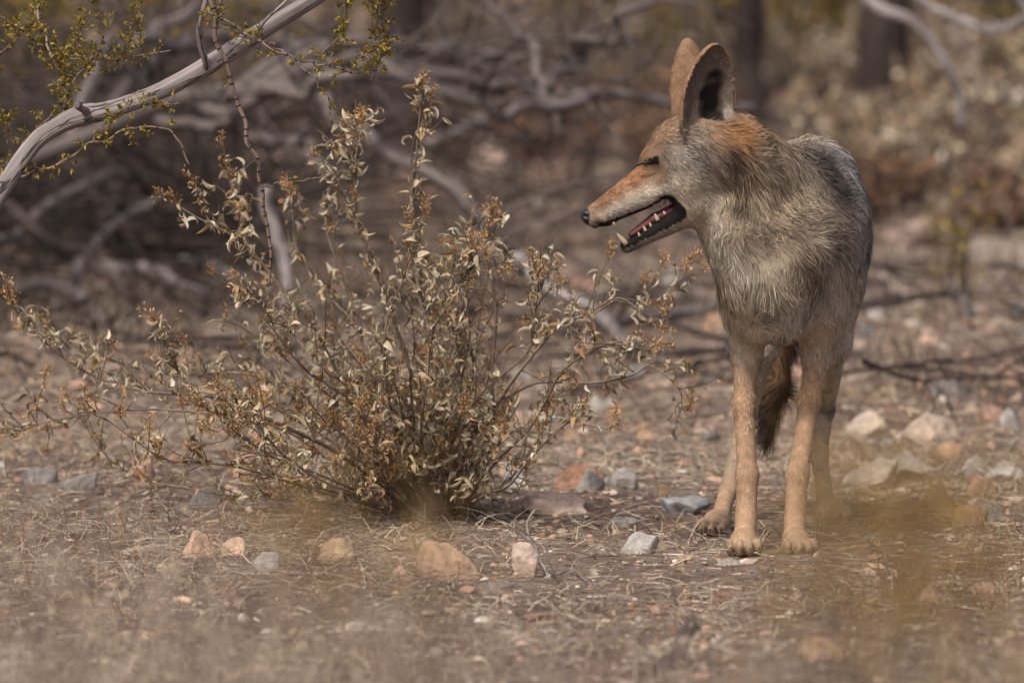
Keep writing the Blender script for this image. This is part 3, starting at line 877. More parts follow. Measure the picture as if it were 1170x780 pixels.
# ------------------------------------------------------------------ the dry bush in front of the coyote
def build_bush():
    r = np.random.default_rng(5)
    B = at(505, 590, 12.5); B[2] = gz(B[0], B[1])
    rt = root('dry_shrub', B, 'dry leafy bush with curled pale leaves and orange-brown seed heads', 'bush')
    stems = [  # pixel paths traced on the photograph; the depth fans out around the root
        ([(500, 585, 12.5), (492, 440, 12.48), (470, 300, 12.46), (474, 190, 12.45), (481, 108, 12.45)], 2.6),
        ([(505, 588, 12.5), (470, 450, 12.42), (425, 310, 12.38), (412, 210, 12.36), (413, 145, 12.36)], 2.6),
        ([(490, 585, 12.5), (440, 450, 12.52), (390, 330, 12.55), (372, 230, 12.56), (392, 162, 12.56)], 2.4),
        ([(485, 588, 12.5), (420, 470, 12.42), (350, 360, 12.36), (290, 290, 12.32), (205, 236, 12.30)], 2.4),
        ([(480, 585, 12.5), (400, 480, 12.6), (330, 370, 12.66), (285, 280, 12.7), (262, 205, 12.7)], 2.2),
        ([(505, 588, 12.5), (505, 460, 12.6), (500, 360, 12.66), (520, 280, 12.7), (555, 250, 12.72)], 2.4),
        ([(515, 588, 12.5), (535, 500, 12.46), (562, 468, 12.44), (566, 380, 12.43), (556, 300, 12.42), (560, 262, 12.42)], 3.6),
        ([(562, 468, 12.44), (585, 430, 12.42), (625, 392, 12.40), (665, 360, 12.38), (705, 335, 12.36), (745, 372, 12.36)], 2.6),
        ([(565, 460, 12.44), (620, 440, 12.5), (680, 440, 12.54), (735, 428, 12.56), (770, 440, 12.56), (782, 470, 12.56)], 2.0),
        ([(520, 588, 12.5), (570, 530, 12.36), (610, 480, 12.3), (640, 420, 12.27), (690, 395, 12.25), (740, 400, 12.25)], 2.2),
        ([(655, 365, 12.38), (700, 352, 12.4), (750, 340, 12.4), (783, 314, 12.4)], 1.3),
        ([(515, 590, 12.5), (575, 555, 12.33), (630, 500, 12.26), (662, 470, 12.24)], 1.8),
        ([(475, 588, 12.5), (380, 520, 12.35), (260, 455, 12.22), (150, 440, 12.16), (60, 400, 12.12), (18, 350, 12.10)], 2.6),
        ([(470, 590, 12.5), (380, 530, 12.5), (290, 478, 12.48), (180, 468, 12.46), (70, 480, 12.44), (0, 500, 12.44)], 2.2),
        ([(475, 588, 12.5), (390, 500, 12.6), (300, 430, 12.68), (200, 428, 12.72), (100, 400, 12.74), (48, 372, 12.74)], 2.2),
        ([(470, 590, 12.5), (370, 560, 12.3), (270, 530, 12.16), (190, 520, 12.1), (110, 470, 12.06)], 2.0),
        ([(470, 590, 12.5), (360, 540, 12.2), (280, 500, 12.1), (215, 440, 12.05), (180, 375, 12.02)], 2.0),
        ([(470, 590, 12.5), (400, 560, 12.15), (330, 530, 12.0), (290, 480, 11.95), (240, 470, 11.92)], 1.8),
        ([(480, 588, 12.5), (420, 480, 12.3), (350, 420, 12.2), (300, 360, 12.15), (275, 340, 12.12)], 2.2),
        ([(495, 588, 12.5), (480, 480, 12.3), (500, 380, 12.25), (530, 320, 12.22), (545, 290, 12.22)], 2.2),
        ([(490, 588, 12.5), (450, 470, 12.32), (440, 380, 12.27), (470, 290, 12.25), (485, 250, 12.25)], 2.2),
        ([(490, 588, 12.5), (445, 480, 12.7), (410, 380, 12.76), (350, 300, 12.8), (330, 225, 12.8)], 2.0),
        ([(470, 590, 12.5), (350, 570, 12.55), (220, 560, 12.55), (130, 520, 12.55), (80, 460, 12.55)], 2.0),
        ([(520, 590, 12.5), (590, 540, 12.6), (640, 450, 12.65), (650, 380, 12.68), (640, 330, 12.7)], 1.8),
        ([(510, 590, 12.5), (540, 470, 12.3), (600, 400, 12.24), (620, 350, 12.22), (612, 310, 12.22)], 1.6),
    ]
    for i in range(26):                      # more stems filling the crown
        a = r.uniform(-1, 1); px = 470 + a * 170 - 40 * (a < 0) * abs(a); py = r.uniform(250, 470) + abs(a) * 70
        Y = 12.5 + r.uniform(-.33, .33)
        bx = 505 + r.normal() * 22
        stems.append(([(bx, 588, 12.5 + r.normal() * .04), (bx * .55 + px * .45 + r.normal() * 12, 590 * .5 + py * .5 + r.normal() * 10, 12.5 * .4 + Y * .6), (px, py, Y)], r.uniform(1.2, 2.2)))
    for i in range(34):                      # short stems at the foot
        a = r.uniform(-1, 1); px = 470 + a * 130; py = r.uniform(440, 560)
        Y = 12.5 + r.uniform(-.38, .2); bx = 500 + r.normal() * 30
        stems.append(([(bx, 590, 12.5), (bx * .5 + px * .5, py * .45 + 590 * .55, 12.5 * .5 + Y * .5 + .01), (px, py, Y)], r.uniform(.9, 1.7)))
    LP, LD, LS, LK = [], [], [], []          # leaves
    SP, SD, SS = [], [], []                  # seed heads
    tw = Acc()
    for si, (pp, wd) in enumerate(stems):
        P = wob(pxpath(pp, 22), .006, 100 + si)
        P[:, 2] = np.maximum(P[:, 2], gz(P[:, 0], P[:, 1]) - .004)
        ln = np.linalg.norm(np.diff(P, axis=0), axis=1).sum()
        R = np.linspace(wd * 1.1, .75, 22) * PX
        a = Acc(); tube(a, P, R, 6, None, .06)
        a.build('stem', M['stem'], rt)
        low = P[-1, 2] < .25 and P[-1, 0] < -.2
        nt_ = int(ln * (48 if si < 25 else 38))
        for k in range(nt_):
            t = r.uniform(.22, 1.0) if si < 25 else r.uniform(.3, 1)
            i = min(int(t * 21), 20); b = P[i]; T = nrm(P[i + 1] - P[i])
            d = nrm(T * .5 + np.array((0, 0, .5)) + r.normal(size=3) * (.55, .55, .45))
            L = r.uniform(.03, .11) * (1.15 - .5 * t)
            Q = smooth_path([b, b + d * L * .5 + r.normal(size=3) * .005, b + d * L + np.array((0, 0, r.uniform(-.02, .02)))], 7)
            Q[:, 2] = np.maximum(Q[:, 2], gz(Q[:, 0], Q[:, 1]) + .002)
            tube(tw, Q, np.linspace(.0011, .0005, 7), 4, (1.15, 1.1, 1.02), cap=False)
            nl = r.integers(3, 8) if P[-1, 0] < .0 else r.integers(2, 6)
            for m in range(nl):
                f = r.uniform(.25, 1); j = min(int(f * 6), 5)
                LP.append(Q[j] + r.normal(size=3) * .002)
                LD.append(nrm(d * .35 + r.normal(size=3) * .8 + np.array((0, 0, -.45))))
                LS.append(r.uniform(.012, .027) * (1.0 if not low else .85))
                LK.append(low)
            pr = .34 if (low or P[-1, 0] > .1) else .14
            if t > .6 and r.random() < pr:
                SP.append(Q[-1]); SD.append(nrm(d + (0, 0, .4))); SS.append(r.uniform(.6, 1.15))
        SP.append(P[-1]); SD.append(nrm(P[-1] - P[-3] + np.array((0, 0, .02)))); SS.append(r.uniform(.9, 1.5) if si < 25 else .8)
    tw.build('twigs', M['twig'], rt, kind='stuff')
    LP, LD, LS, LK = np.array(LP), np.array(LD), np.array(LS), np.array(LK)
    pal = [(S(224, 206, 174), 5), (S(210, 190, 158), 4), (S(184, 168, 138), 2), (S(234, 222, 198), 3), (S(196, 160, 116), 2.6), (S(162, 130, 96), 1.4), (S(182, 178, 156), .6)]
    pal_low = [(S(214, 190, 152), 4), (S(198, 160, 114), 4), (S(178, 136, 92), 3), (S(226, 210, 180), 3), (S(176, 160, 130), 1.2)]
    order = np.argsort(-LS / LP[:, 1])
    big, rest = order[:300], order[300:]
    meshes = []
    for ki, (tv, tq) in enumerate(LEAF_T):
        for cj, c in enumerate((S(224, 206, 174), S(212, 192, 160), S(186, 172, 142), S(196, 158, 114))):
            a = Acc(); a.add(tv, None, tq, c); meshes.append(a.mesh('leaf', M['leaf']))
    Rm = frames(LD, r)
    for i in big:
        o = bpy.data.objects.new('leaf', meshes[r.integers(0, len(LEAF_T)) * 4 + r.choice(4, p=(.34, .3, .16, .2))])
        COL.objects.link(o); o.parent = rt
        m = Matrix([list(row) for row in Rm[i]]).to_4x4()
        o.matrix_basis = Matrix.Translation(Vector(LP[i] - B)) @ m @ Matrix.Scale(float(LS[i]), 4)
    a = Acc()
    cols = pick_cols(len(rest), pal, r); lc = pick_cols(len(rest), pal_low, r)
    cols = np.where(LK[rest][:, None], lc, cols)
    leaf_cloud(a, LP[rest], LD[rest], LS[rest], cols, LEAF_T, r)
    a.build('foliage', M['leaf'], rt, kind='stuff')
    # seed heads: loose sprays of small husks on thin stalks
    heads = []
    for v in range(7):
        a = Acc(); rr = np.random.default_rng(60 + v); n = 46
        ax = smooth_path([(0, 0, 0), (.002, .001, .014), (rr.normal() * .005, rr.normal() * .005, .03)], 6)
        tube(a, ax, np.linspace(.0008, .0004, 6), 4, S(120, 92, 62), cap=False)
        t = rr.uniform(.15, 1, n); c = np.stack([np.interp(t * 5, range(6), ax[:, k]) for k in range(3)], -1)
        off = nrm(rr.normal(size=(n, 3))) * (rr.uniform(.002, .0095, n) * (1.15 - .4 * t))[:, None]
        for k in range(0, n, 3):
            tube(a, np.array([c[k], c[k] + off[k]]), (.0004, .0003), 3, S(130, 98, 62), cap=False)
        leaf_cloud(a, c + off, nrm(off + np.array((0, 0, .003))), rr.uniform(.003, .0062, n), pick_cols(n, [(S(176, 134, 88), 4), (S(196, 160, 112), 3), (S(146, 108, 70), 2), (S(206, 182, 142), 2)], rr), SMALL_T, rr)
        leaf_cloud(a, c + off * 1.05, nrm(rr.normal(size=(n, 3))), rr.uniform(.0025, .005, n), pick_cols(n, [(S(166, 120, 76), 4), (S(190, 150, 104), 3)], rr), SMALL_T, rr)
        heads.append(a.mesh('seed_head', M['seed']))
    Fs = frames(np.array(SD), r)
    for i in range(len(SP)):
        o = bpy.data.objects.new('seed_head', heads[r.integers(0, 7)])
        COL.objects.link(o); o.parent = rt
        R = np.stack([Fs[i][:, 1], Fs[i][:, 2], Fs[i][:, 0]], -1)
        o.matrix_basis = Matrix.Translation(Vector(np.array(SP[i]) - B)) @ Matrix([list(x) for x in R]).to_4x4() @ Matrix.Scale(float(SS[i]), 4)
build_bush()

# ------------------------------------------------------------------ weathered limb and creosote, top left
def build_limb():
    r = np.random.default_rng(9)
    pts = [(-150, 628, 12.15), (-120, 470, 12.14), (-60, 320, 12.12), (0, 220, 12.1), (38, 165, 12.1), (68, 143, 12.1), (95, 132, 12.1), (125, 126, 12.1),
           (180, 106, 12.1), (240, 74, 12.1), (300, 35, 12.1), (360, -2, 12.1), (440, -55, 12.12), (520, -120, 12.15)]
    P = pxpath(pts, 110)
    rad = np.interp(np.linspace(0, 13, 110), range(14), [20, 16, 13, 10.5, 10.0, 10.5, 12.5, 10.2, 9.6, 11.0, 10.0, 9.2, 8, 6]) * PX
    B = P[0].copy(); B[2] = gz(B[0], B[1])
    rt = root('dead_limb', B, 'bare silvery weathered limb with long cracks, arching through the creosote', 'branch')
    a = Acc(); tube(a, P, rad, 22, None, .02, True, .035)
    a.build('limb', M['grey_wood'], rt)
    for pp, w in (([(236, 78, 12.09), (230, 50, 12.07), (232, 20, 12.05), (238, -20, 12.04)], 4.2), ([(98, 128, 12.09), (93, 122, 12.05), (90, 117, 12.04)], 5.0),
                  ([(290, 40, 12.09), (305, 22, 12.06), (330, 0, 12.04), (350, -30, 12.03)], 2.2)):
        a = Acc(); tube(a, wob(pxpath(pp, 14), .002, 3), np.linspace(w, w * .6, 14) * PX, 10, None, .05, True, .05)
        a.build('side_branch', M['grey_wood'], rt)
build_limb()

CREO = [(S(150, 134, 58), 4), (S(128, 116, 52), 3), (S(166, 146, 66), 2), (S(168, 124, 60), 1.2), (S(108, 100, 48), 2)]
def creosote_leaves(acc, P, n, r, size=(.006, .011), spread=.03, pal=CREO):
    """Short side sprigs with pairs of small leaves along a twig."""
    pos, d, s = [], [], []
    for k in range(n):
        i = r.integers(1, len(P) - 1); b = P[i]
        dr = nrm(r.normal(size=3) + np.array((0, 0, .2))); L = r.uniform(.3, 1) * spread
        e = b + dr * L
        tube(acc, np.array([b, (b + e) / 2 + r.normal(size=3) * .002, e]), (.0007, .0006, .0004), 3, S(110, 84, 62), cap=False)
        for m in range(r.integers(2, 6)):
            f = r.uniform(.3, 1); c = b + (e - b) * f; sd = nrm(np.cross(dr, r.normal(size=3)))
            for sg in (1, -1):
                pos.append(c); d.append(nrm(dr * .8 + sd * sg * .8)); s.append(r.uniform(*size))
    if pos: leaf_cloud(acc, np.array(pos), np.array(d), np.array(s), pick_cols(len(pos), pal, r), SMALL_T, r)

def build_creosote():
    r = np.random.default_rng(21)
    B = at(-190, 612, 12.3); B[2] = gz(B[0], B[1])
    rt = root('creosote_bush', B, 'creosote bush with thin knotted grey twigs and tiny yellow-green leaves around the dead limb', 'bush')
    arcs = [([(-190, 612, 12.3), (-190, 300, 12.3), (-130, 60, 12.3), (0, -80, 12.3), (150, -120, 12.28), (250, -100, 12.2)], 9),
            ([(-185, 612, 12.3), (-150, 350, 12.45), (-90, 160, 12.5), (-40, 60, 12.5), (30, -60, 12.5), (110, -100, 12.5)], 7),
            ([(-180, 612, 12.3), (-160, 250, 12.2), (-60, -40, 12.15), (120, -140, 12.1), (320, -110, 12.1), (450, -70, 12.1)], 8)]
    stems = [([(-90, 160, 12.5), (-40, 110, 12.45), (0, 62, 12.4), (40, 20, 12.4), (62, -25, 12.4)], 1.8, 34),
             ([(-60, 270, 12.4), (0, 198, 12.3), (30, 166, 12.25), (55, 136, 12.25), (78, 104, 12.25), (108, 62, 12.25), (135, 10, 12.25)], 1.5, 40),
             ([(-130, 60, 12.3), (-20, 18, 12.3), (30, 42, 12.3), (72, 62, 12.3), (120, 68, 12.3), (195, 58, 12.3)], 1.4, 50),
             ([(70, 150, 12.25), (75, 112, 12.25), (70, 90, 12.25), (58, 55, 12.28), (45, 20, 12.3), (38, -40, 12.4)], 2.2, 36),
             ([(18, 205, 12.18), (60, 188, 12.08), (105, 164, 12.04), (150, 147, 12.02), (195, 152, 12.02), (216, 188, 12.02)], 1.8, 14),
             ([(105, 164, 12.04), (122, 140, 12.03), (160, 120, 12.03), (205, 118, 12.03)], 1.0, 16),
             ([(243, -95, 12.2), (240, -20, 12.05), (243, 24, 12.03), (258, 78, 12.02), (275, 126, 12.02), (288, 172, 12.02), (299, 214, 12.03), (306, 250, 12.04), (309, 292, 12.05), (308, 326, 12.06)], 3.0, 3),
             ([(299, 214, 12.03), (320, 208, 12.04), (345, 206, 12.05), (372, 200, 12.06)], .9, 2),
             ([(320, -110, 12.1), (268, -30, 12.05), (246, 18, 12.03)], 2.6, 2),
             ([(238, 14, 12.03), (280, 38, 12.03), (330, 66, 12.04), (372, 76, 12.05), (412, 84, 12.06)], 1.7, 22),
             ([(330, 66, 12.04), (300, 45, 12.06), (262, 40, 12.08)], 1.1, 4),
             ([(450, -70, 12.1), (398, 0, 12.1), (392, 40, 12.1), (366, 62, 12.1)], 1.2, 26),
             ([(450, -70, 12.1), (438, 10, 12.15), (434, 55, 12.15), (424, 92, 12.15)], 1.1, 34),
             ([(340, 70, 12.04), (370, 105, 12.04), (388, 138, 12.04)], .8, 6),
             ([(430, -60, 12.1), (420, 0, 12.2), (444, 40, 12.2), (410, 70, 12.2)], .9, 24),
             ([(110, -100, 12.5), (112, -20, 12.4), (95, 30, 12.35), (62, 80, 12.3)], 1.2, 44),
             ([(150, -120, 12.28), (165, -20, 12.3), (150, 40, 12.3), (128, 80, 12.3)], 1.1, 30),
             ([(-90, 160, 12.5), (-50, 165, 12.4), (-10, 150, 12.35), (10, 135, 12.35), (8, 165, 12.35)], 1.2, 22)]
    lf = Acc()
    for pp, w in arcs:
        a = Acc(); tube(a, wob(pxpath(pp, 40), .008, r.integers(999)), np.linspace(w, w * .4, 40) * PX, 8, None, .06)
        a.build('stem', M['twig'], rt)
    for pp, w, nl in stems:
        n = 60; P = wob(pxpath(pp, n), .0025, r.integers(999))
        R = np.linspace(w, max(w * .55, .7), n) * PX
        a = Acc(); tube(a, P, R, 7, (1.4, 1.38, 1.36), .04)
        # dark swollen nodes ringing the twig
        L = np.concatenate([[0], np.cumsum(np.linalg.norm(np.diff(P, axis=0), axis=1))])
        s = .02
        st = a.build('stem', M['twig'], rt)
        nd = Acc(); cnt = 0
        while s < L[-1] - .01:
            i = min(np.searchsorted(L, s), n - 2); T = nrm(P[i + 1] - P[i]); c = P[i]
            tube(nd, np.array([c - T * .0016, c, c + T * .0016]), np.array((.9, 1.45, .9)) * R[i], 7, (.35, .3, .28), cap=True); cnt += 1
            s += r.uniform(.014, .022) * (1.0 if w > 2 else 1.3)
        nd.build('nodes', M['twig'], st, kind='stuff')
        if nl: creosote_leaves(lf, P, int(nl * 1.7) if nl > 10 else nl, r)
    lf.build('foliage', M['foliage'], rt, kind='stuff')
build_creosote()
# ------------------------------------------------------------------ rocks
def ico(sub):
    t = (1 + 5 ** .5) / 2
    V = nrm(np.array([(-1, t, 0), (1, t, 0), (-1, -t, 0), (1, -t, 0), (0, -1, t), (0, 1, t), (0, -1, -t), (0, 1, -t), (t, 0, -1), (t, 0, 1), (-t, 0, -1), (-t, 0, 1)], float))
    F = np.array([(0, 11, 5), (0, 5, 1), (0, 1, 7), (0, 7, 10), (0, 10, 11), (1, 5, 9), (5, 11, 4), (11, 10, 2), (10, 7, 6), (7, 1, 8), (3, 9, 4), (3, 4, 2), (3, 2, 6), (3, 6, 8), (3, 8, 9), (4, 9, 5), (2, 4, 11), (6, 2, 10), (8, 6, 7), (9, 8, 1)])
    for _ in range(sub):
        e = {}; V = list(V); nf = []
        def mid(a, b):
            k = (min(a, b), max(a, b))
            if k not in e: V.append(nrm(V[a] + V[b])); e[k] = len(V) - 1
            return e[k]
        for a, b, c in F:
            x, y, z = mid(a, b), mid(b, c), mid(c, a)
            nf += [(a, x, z), (b, y, x), (c, z, y), (x, y, z)]
        V = np.array(V); F = np.array(nf)
    return np.array(V), F
ICO0, ICO2, ICO3, ICO4 = ico(0), ico(2), ico(3), ico(4)

def rock_shape(r, size, cuts=12, sub=3, rough=.075):
    V, F = {2: ICO2, 3: ICO3, 4: ICO4}[sub]
    V = V.copy()
    for k in range(cuts):
        n = nrm(r.normal(size=3)); d = r.uniform(.4, .85)
        x = V @ n - d
        V = V - np.clip(x, 0, None)[:, None] * n * .92
    V = V + nrm(V) * (rough * hash_noise(V, 3.5, r.integers(9999)) + rough * .5 * hash_noise(V, 9, r.integers(9999)))[:, None]
    return V * np.asarray(size, float), F

def make_rock(px, py, w, h, d, col, label, group=None, seed=0, yaw=0.0, sink=.9, sub=3, Y=None, name='rock'):
    """px, py: where the foot of the rock meets the ground; sizes in metres."""
    r = np.random.default_rng(seed)
    Y = Y or ground_y(py)
    c = at(px, py, Y); c[1] += d * .35; c[2] = gz(c[0], c[1])
    V, F = rock_shape(r, (w / 2, d / 2, h * .75), sub=sub)
    cs, sn = math.cos(yaw), math.sin(yaw)
    V = V @ np.array(((cs, sn, 0), (-sn, cs, 0), (0, 0, 1)))
    zmin, zmax = V[:, 2].min(), V[:, 2].max()
    V[:, 2] = (V[:, 2] - zmin) * (h * (1 + sink)) / (zmax - zmin) - h * sink
    a = Acc(); a.add(V, F, None, col)
    me = a.mesh(name, M['rock'])
    o = link(name, me, None, c)
    tag(o, label, 'rock', group)
    return o

TAN, PINK, GRY, WHT = S(196, 160, 128), S(188, 152, 132), S(158, 152, 146), S(196, 188, 178)
make_rock(514, 664, .100, .052, .085, S(198, 166, 138), 'rough sandy-orange rock lying in front of the dry bush', seed=3, sub=4)
make_rock(596, 658, .058, .046, .055, S(206, 182, 164), 'small pale pinkish rock under the crossed white twigs', seed=5, sub=4)
make_rock(781, 590, .084, .026, .07, S(176, 176, 176), 'blue-grey slab of stone with a bright top beside the coyote hind paw', seed=8, sub=4, yaw=.2)
make_rock(728, 636, .078, .034, .06, S(176, 170, 162), 'grey rounded stone lying between the sandy rock and the coyote', seed=11, sub=4, yaw=-.3)
make_rock(712, 606, .06, .018, .06, S(170, 164, 154), 'thin flat grey stone behind the grey rounded stone', seed=12)
make_rock(720, 565, .065, .024, .05, S(172, 162, 150), 'flat pale stone on the dirt right of the bush foot', seed=13)
make_rock(640, 590, .13, .030, .10, S(186, 164, 148), 'wide low pinkish slab half buried beside the bush foot', seed=14, sub=4)
make_rock(662, 566, .085, .04, .07, S(182, 142, 118), 'rusty pink stone behind the low pinkish slab', seed=15)
make_rock(592, 566, .07, .045, .06, S(200, 192, 182), 'whitish stone tucked against the right side of the bush', seed=16)
make_rock(812, 612, .05, .020, .05, S(150, 138, 128), 'dull brown-grey stone under the coyote hind paw', seed=17, sink=.8)
make_rock(838, 650, .05, .012, .04, S(170, 160, 150), 'flat grey pebble slab in front of the coyote fore paw', seed=18)
make_rock(224, 650, .065, .040, .06, S(202, 168, 140), 'tan rounded rock below the low left stems of the bush', seed=21)
make_rock(268, 646, .045, .026, .05, S(204, 172, 146), 'small tan rock touching the tan rounded rock', seed=22)
make_rock(306, 664, .055, .026, .05, S(186, 180, 174), 'pale grey split stone in front of the tan rocks', seed=23)
make_rock(380, 650, .068, .034, .06, S(200, 172, 138), 'tan stone between the tan rocks and the sandy-orange rock', seed=24)
make_rock(500, 752, .035, .012, .03, S(204, 198, 190), 'white pebble lying in the short dry weeds', seed=25)
make_rock(945, 780, .09, .03, .06, S(190, 158, 124), 'long sandy stone at the edge of the ochre weeds', seed=26, yaw=.4)
make_rock(1062, 700, .05, .025, .05, S(192, 160, 134), 'rounded tan stone behind the ochre weeds', seed=27)
make_rock(1120, 690, .04, .02, .04, S(190, 164, 140), 'small tan stone beside the rounded tan stone', seed=28)
make_rock(1040, 545, .13, .055, .11, S(164, 152, 142), 'pale grey rock among the stones behind the coyote', seed=31, sub=4)
make_rock(1000, 550, .11, .045, .1, S(178, 164, 148), 'cream broken rock next to the pale grey rock', seed=32)
make_rock(1112, 536, .06, .034, .06, S(178, 164, 148), 'squarish cream stone beside the flat white stone', seed=33)
make_rock(1150, 538, .07, .018, .07, S(192, 184, 174), 'flat white stone behind the coyote', seed=34)
make_rock(1060, 500, .12, .05, .1, S(186, 166, 148), 'broad tan rock behind the pale grey rock', seed=35)
make_rock(985, 494, .10, .04, .09, S(190, 172, 154), 'tan stone close behind the coyote hind leg', seed=36)
# big blurred boulders of the background
make_rock(1042, 290, .19, .06, .22, S(170, 146, 132), 'broad pink boulder low behind the coyote', seed=41, sub=4)
make_rock(1150, 300, .26, .055, .22, S(164, 148, 134), 'long flat tan boulder near the green sapling', seed=42, sub=4)
make_rock(556, 212, .13, .11, .15, S(178, 154, 142), 'bright pale pink boulder under the long grey limbs', seed=43)
make_rock(628, 222, .17, .12, .15, S(164, 136, 122), 'reddish boulder beside the bright pale pink boulder', seed=44)
make_rock(300, 205, .34, .12, .25, S(206, 180, 162), 'wide pinkish tan boulder behind the fallen branches', seed=45)
make_rock(140, 218, .22, .10, .25, S(200, 176, 158), 'pinkish boulder seen through the brush tangle', seed=46)
make_rock(470, 240, .2, .10, .2, S(170, 140, 122), 'brown boulder behind the tall stems of the bush', seed=48)

# loose stones one can still count, scattered farther back
rr = np.random.default_rng(77)
for i in range(120):
    py = rr.uniform(300, 600); px = rr.uniform(640, 1230) if rr.random() < .72 else rr.uniform(-80, 640)
    if 780 < px < 1000 and py > 570: px += 230
    w = rr.uniform(.02, .085)
    make_rock(px, py, w, w * rr.uniform(.3, .6), w * rr.uniform(.7, 1.1), np.array((WHT, TAN, PINK, GRY)[rr.integers(0, 4)]) * rr.uniform(.5, .85),
              'small pale stone scattered loose on the open dirt behind the bush and coyote', 'loose stones on the dirt', seed=200 + i, sub=2, yaw=rr.uniform(0, 3))

# ------------------------------------------------------------------ gravel, litter and grass
def half_w(Y): return .068 * Y + .9

def scatter(n, y0, y1, r):
    Y = np.sqrt(r.uniform(y0 ** 2, y1 ** 2, n)); X = r.uniform(-1, 1, n) * half_w(Y)
    return X, Y

def build_gravel():
    r = np.random.default_rng(31); a = Acc()
    V0, F0 = ICO0
    pal = [(S(178, 148, 124), 4), (S(160, 130, 110), 4), (S(196, 176, 156), 2.2), (S(158, 146, 136), 1.6), (S(206, 194, 180), 1.0), (S(124, 98, 84), 2.5)]
    for n, y0, y1, s0, s1 in ((9500, 8.6, 15, .0018, .007), (1400, 9.5, 15, .006, .017), (5000, 15, 24, .004, .018), (2600, 24, 45, .010, .045)):
        X, Y = scatter(n, y0, y1, r)
        s = s0 * (s1 / s0) ** (r.random(n) ** 1.8)
        c = np.stack([X, Y, gz(X, Y) + s * .15], -1)
        J = V0[None] * (1 + .28 * r.normal(size=(n, 12, 1))) * s[:, None, None] * r.uniform(.55, 1.25, (n, 1, 3)) * np.array((1, 1, .7))
        v = J + c[:, None, :]
        t = (np.arange(n)[:, None, None] * 12 + F0[None]).reshape(-1, 3)
        a.add(v.reshape(-1, 3), t, None, np.repeat(pick_cols(n, pal, r, .2), 12, 0))
    o = a.build('gravel', M['gravel'], origin=(0, 0, 0), smooth=False, kind='stuff')
    tag(o, 'loose tan and grey gravel covering the desert ground', 'gravel')
build_gravel()

def ribbons(acc, base, d, L, w, cols, bend, r, n=6, zmin=True):
    """Many thin curved blades at once: base (k,3), first direction d, length L, drop/curl given by bend (k,3)."""
    k = len(base); t = np.linspace(0, 1, n)[None, :, None]
    P = base[:, None, :] + d[:, None, :] * L[:, None, None] * t + bend[:, None, :] * L[:, None, None] * t ** 2
    P = P + (np.sin(t * 7 + r.uniform(0, 6, (k, 1, 1))) * r.normal(size=(k, 1, 3)) * .035) * L[:, None, None] * t
    if zmin: P[..., 2] = np.maximum(P[..., 2], gz(P[..., 0], P[..., 1]) + .001)
    side = nrm(np.cross(d, r.normal(size=(k, 3))))[:, None, :]
    ww = (w[:, None, None] * (1.05 - .75 * t))
    V = np.stack([P - side * ww, P + side * ww], 2).reshape(k, n * 2, 3)
    i = np.arange(n - 1)
    q1 = np.stack([i * 2, i * 2 + 1, i * 2 + 3, i * 2 + 2], -1)
    q = (np.arange(k)[:, None, None] * n * 2 + q1[None]).reshape(-1, 4)
    acc.add(V.reshape(-1, 3), None, q, np.repeat(cols, n * 2, 0))
    return P

STRAW = [(S(190, 172, 146), 4), (S(170, 150, 127), 4), (S(144, 124, 106), 3), (S(206, 194, 172), 2.4), (S(114, 97, 86), 2)]
RED = [(S(118, 82, 66), 4), (S(140, 104, 80), 3), (S(96, 70, 60), 2), (S(162, 130, 100), 2)]
GREYB = [(S(168, 152, 136), 4), (S(146, 130, 116), 3), (S(190, 176, 158), 2), (S(118, 102, 90), 2)]

def build_litter():
    r = np.random.default_rng(41); a = Acc()
    for n, y0, y1, l0, l1, w in ((42000, 8.8, 14.5, .008, .06, .0009), (14000, 14.5, 22, .02, .13, .0020), (5000, 22, 44, .05, .25, .005)):
        X, Y = scatter(n, y0, y1, r)
        b = np.stack([X, Y, gz(X, Y) + .002 + r.uniform(0, .006, n)], -1)
        d = nrm(r.normal(size=(n, 3)) * (1, 1, .16)); L = r.uniform(l0, l1, n) * r.uniform(.4, 1, n)
        ribbons(a, b, d, L, w * r.uniform(.6, 1.6, n), pick_cols(n, STRAW + GREYB, r, .2), r.normal(size=(n, 3)) * (.3, .3, .02), r, 3)
    n = 16000
    X, Y = scatter(n, 9, 17, r)
    leaf_cloud(a, np.stack([X, Y, gz(X, Y) + .003], -1), nrm(r.normal(size=(n, 3)) * (1, 1, .25)), r.uniform(.005, .016, n),
               pick_cols(n, [(S(190, 164, 128), 3), (S(160, 120, 84), 3), (S(128, 98, 76), 2), (S(206, 194, 170), 1.5)], r, .2), FLAT_T, r)
    o = a.build('litter', M['straw'], origin=(0, 0, 0), kind='stuff')
    tag(o, 'fallen dry twigs and leaf scraps littering the ground', 'litter')
build_litter()

def patch(X, Y, seed, s=2.2):
    return hash_noise(np.stack([X, Y, 0 * X], -1), s, seed)

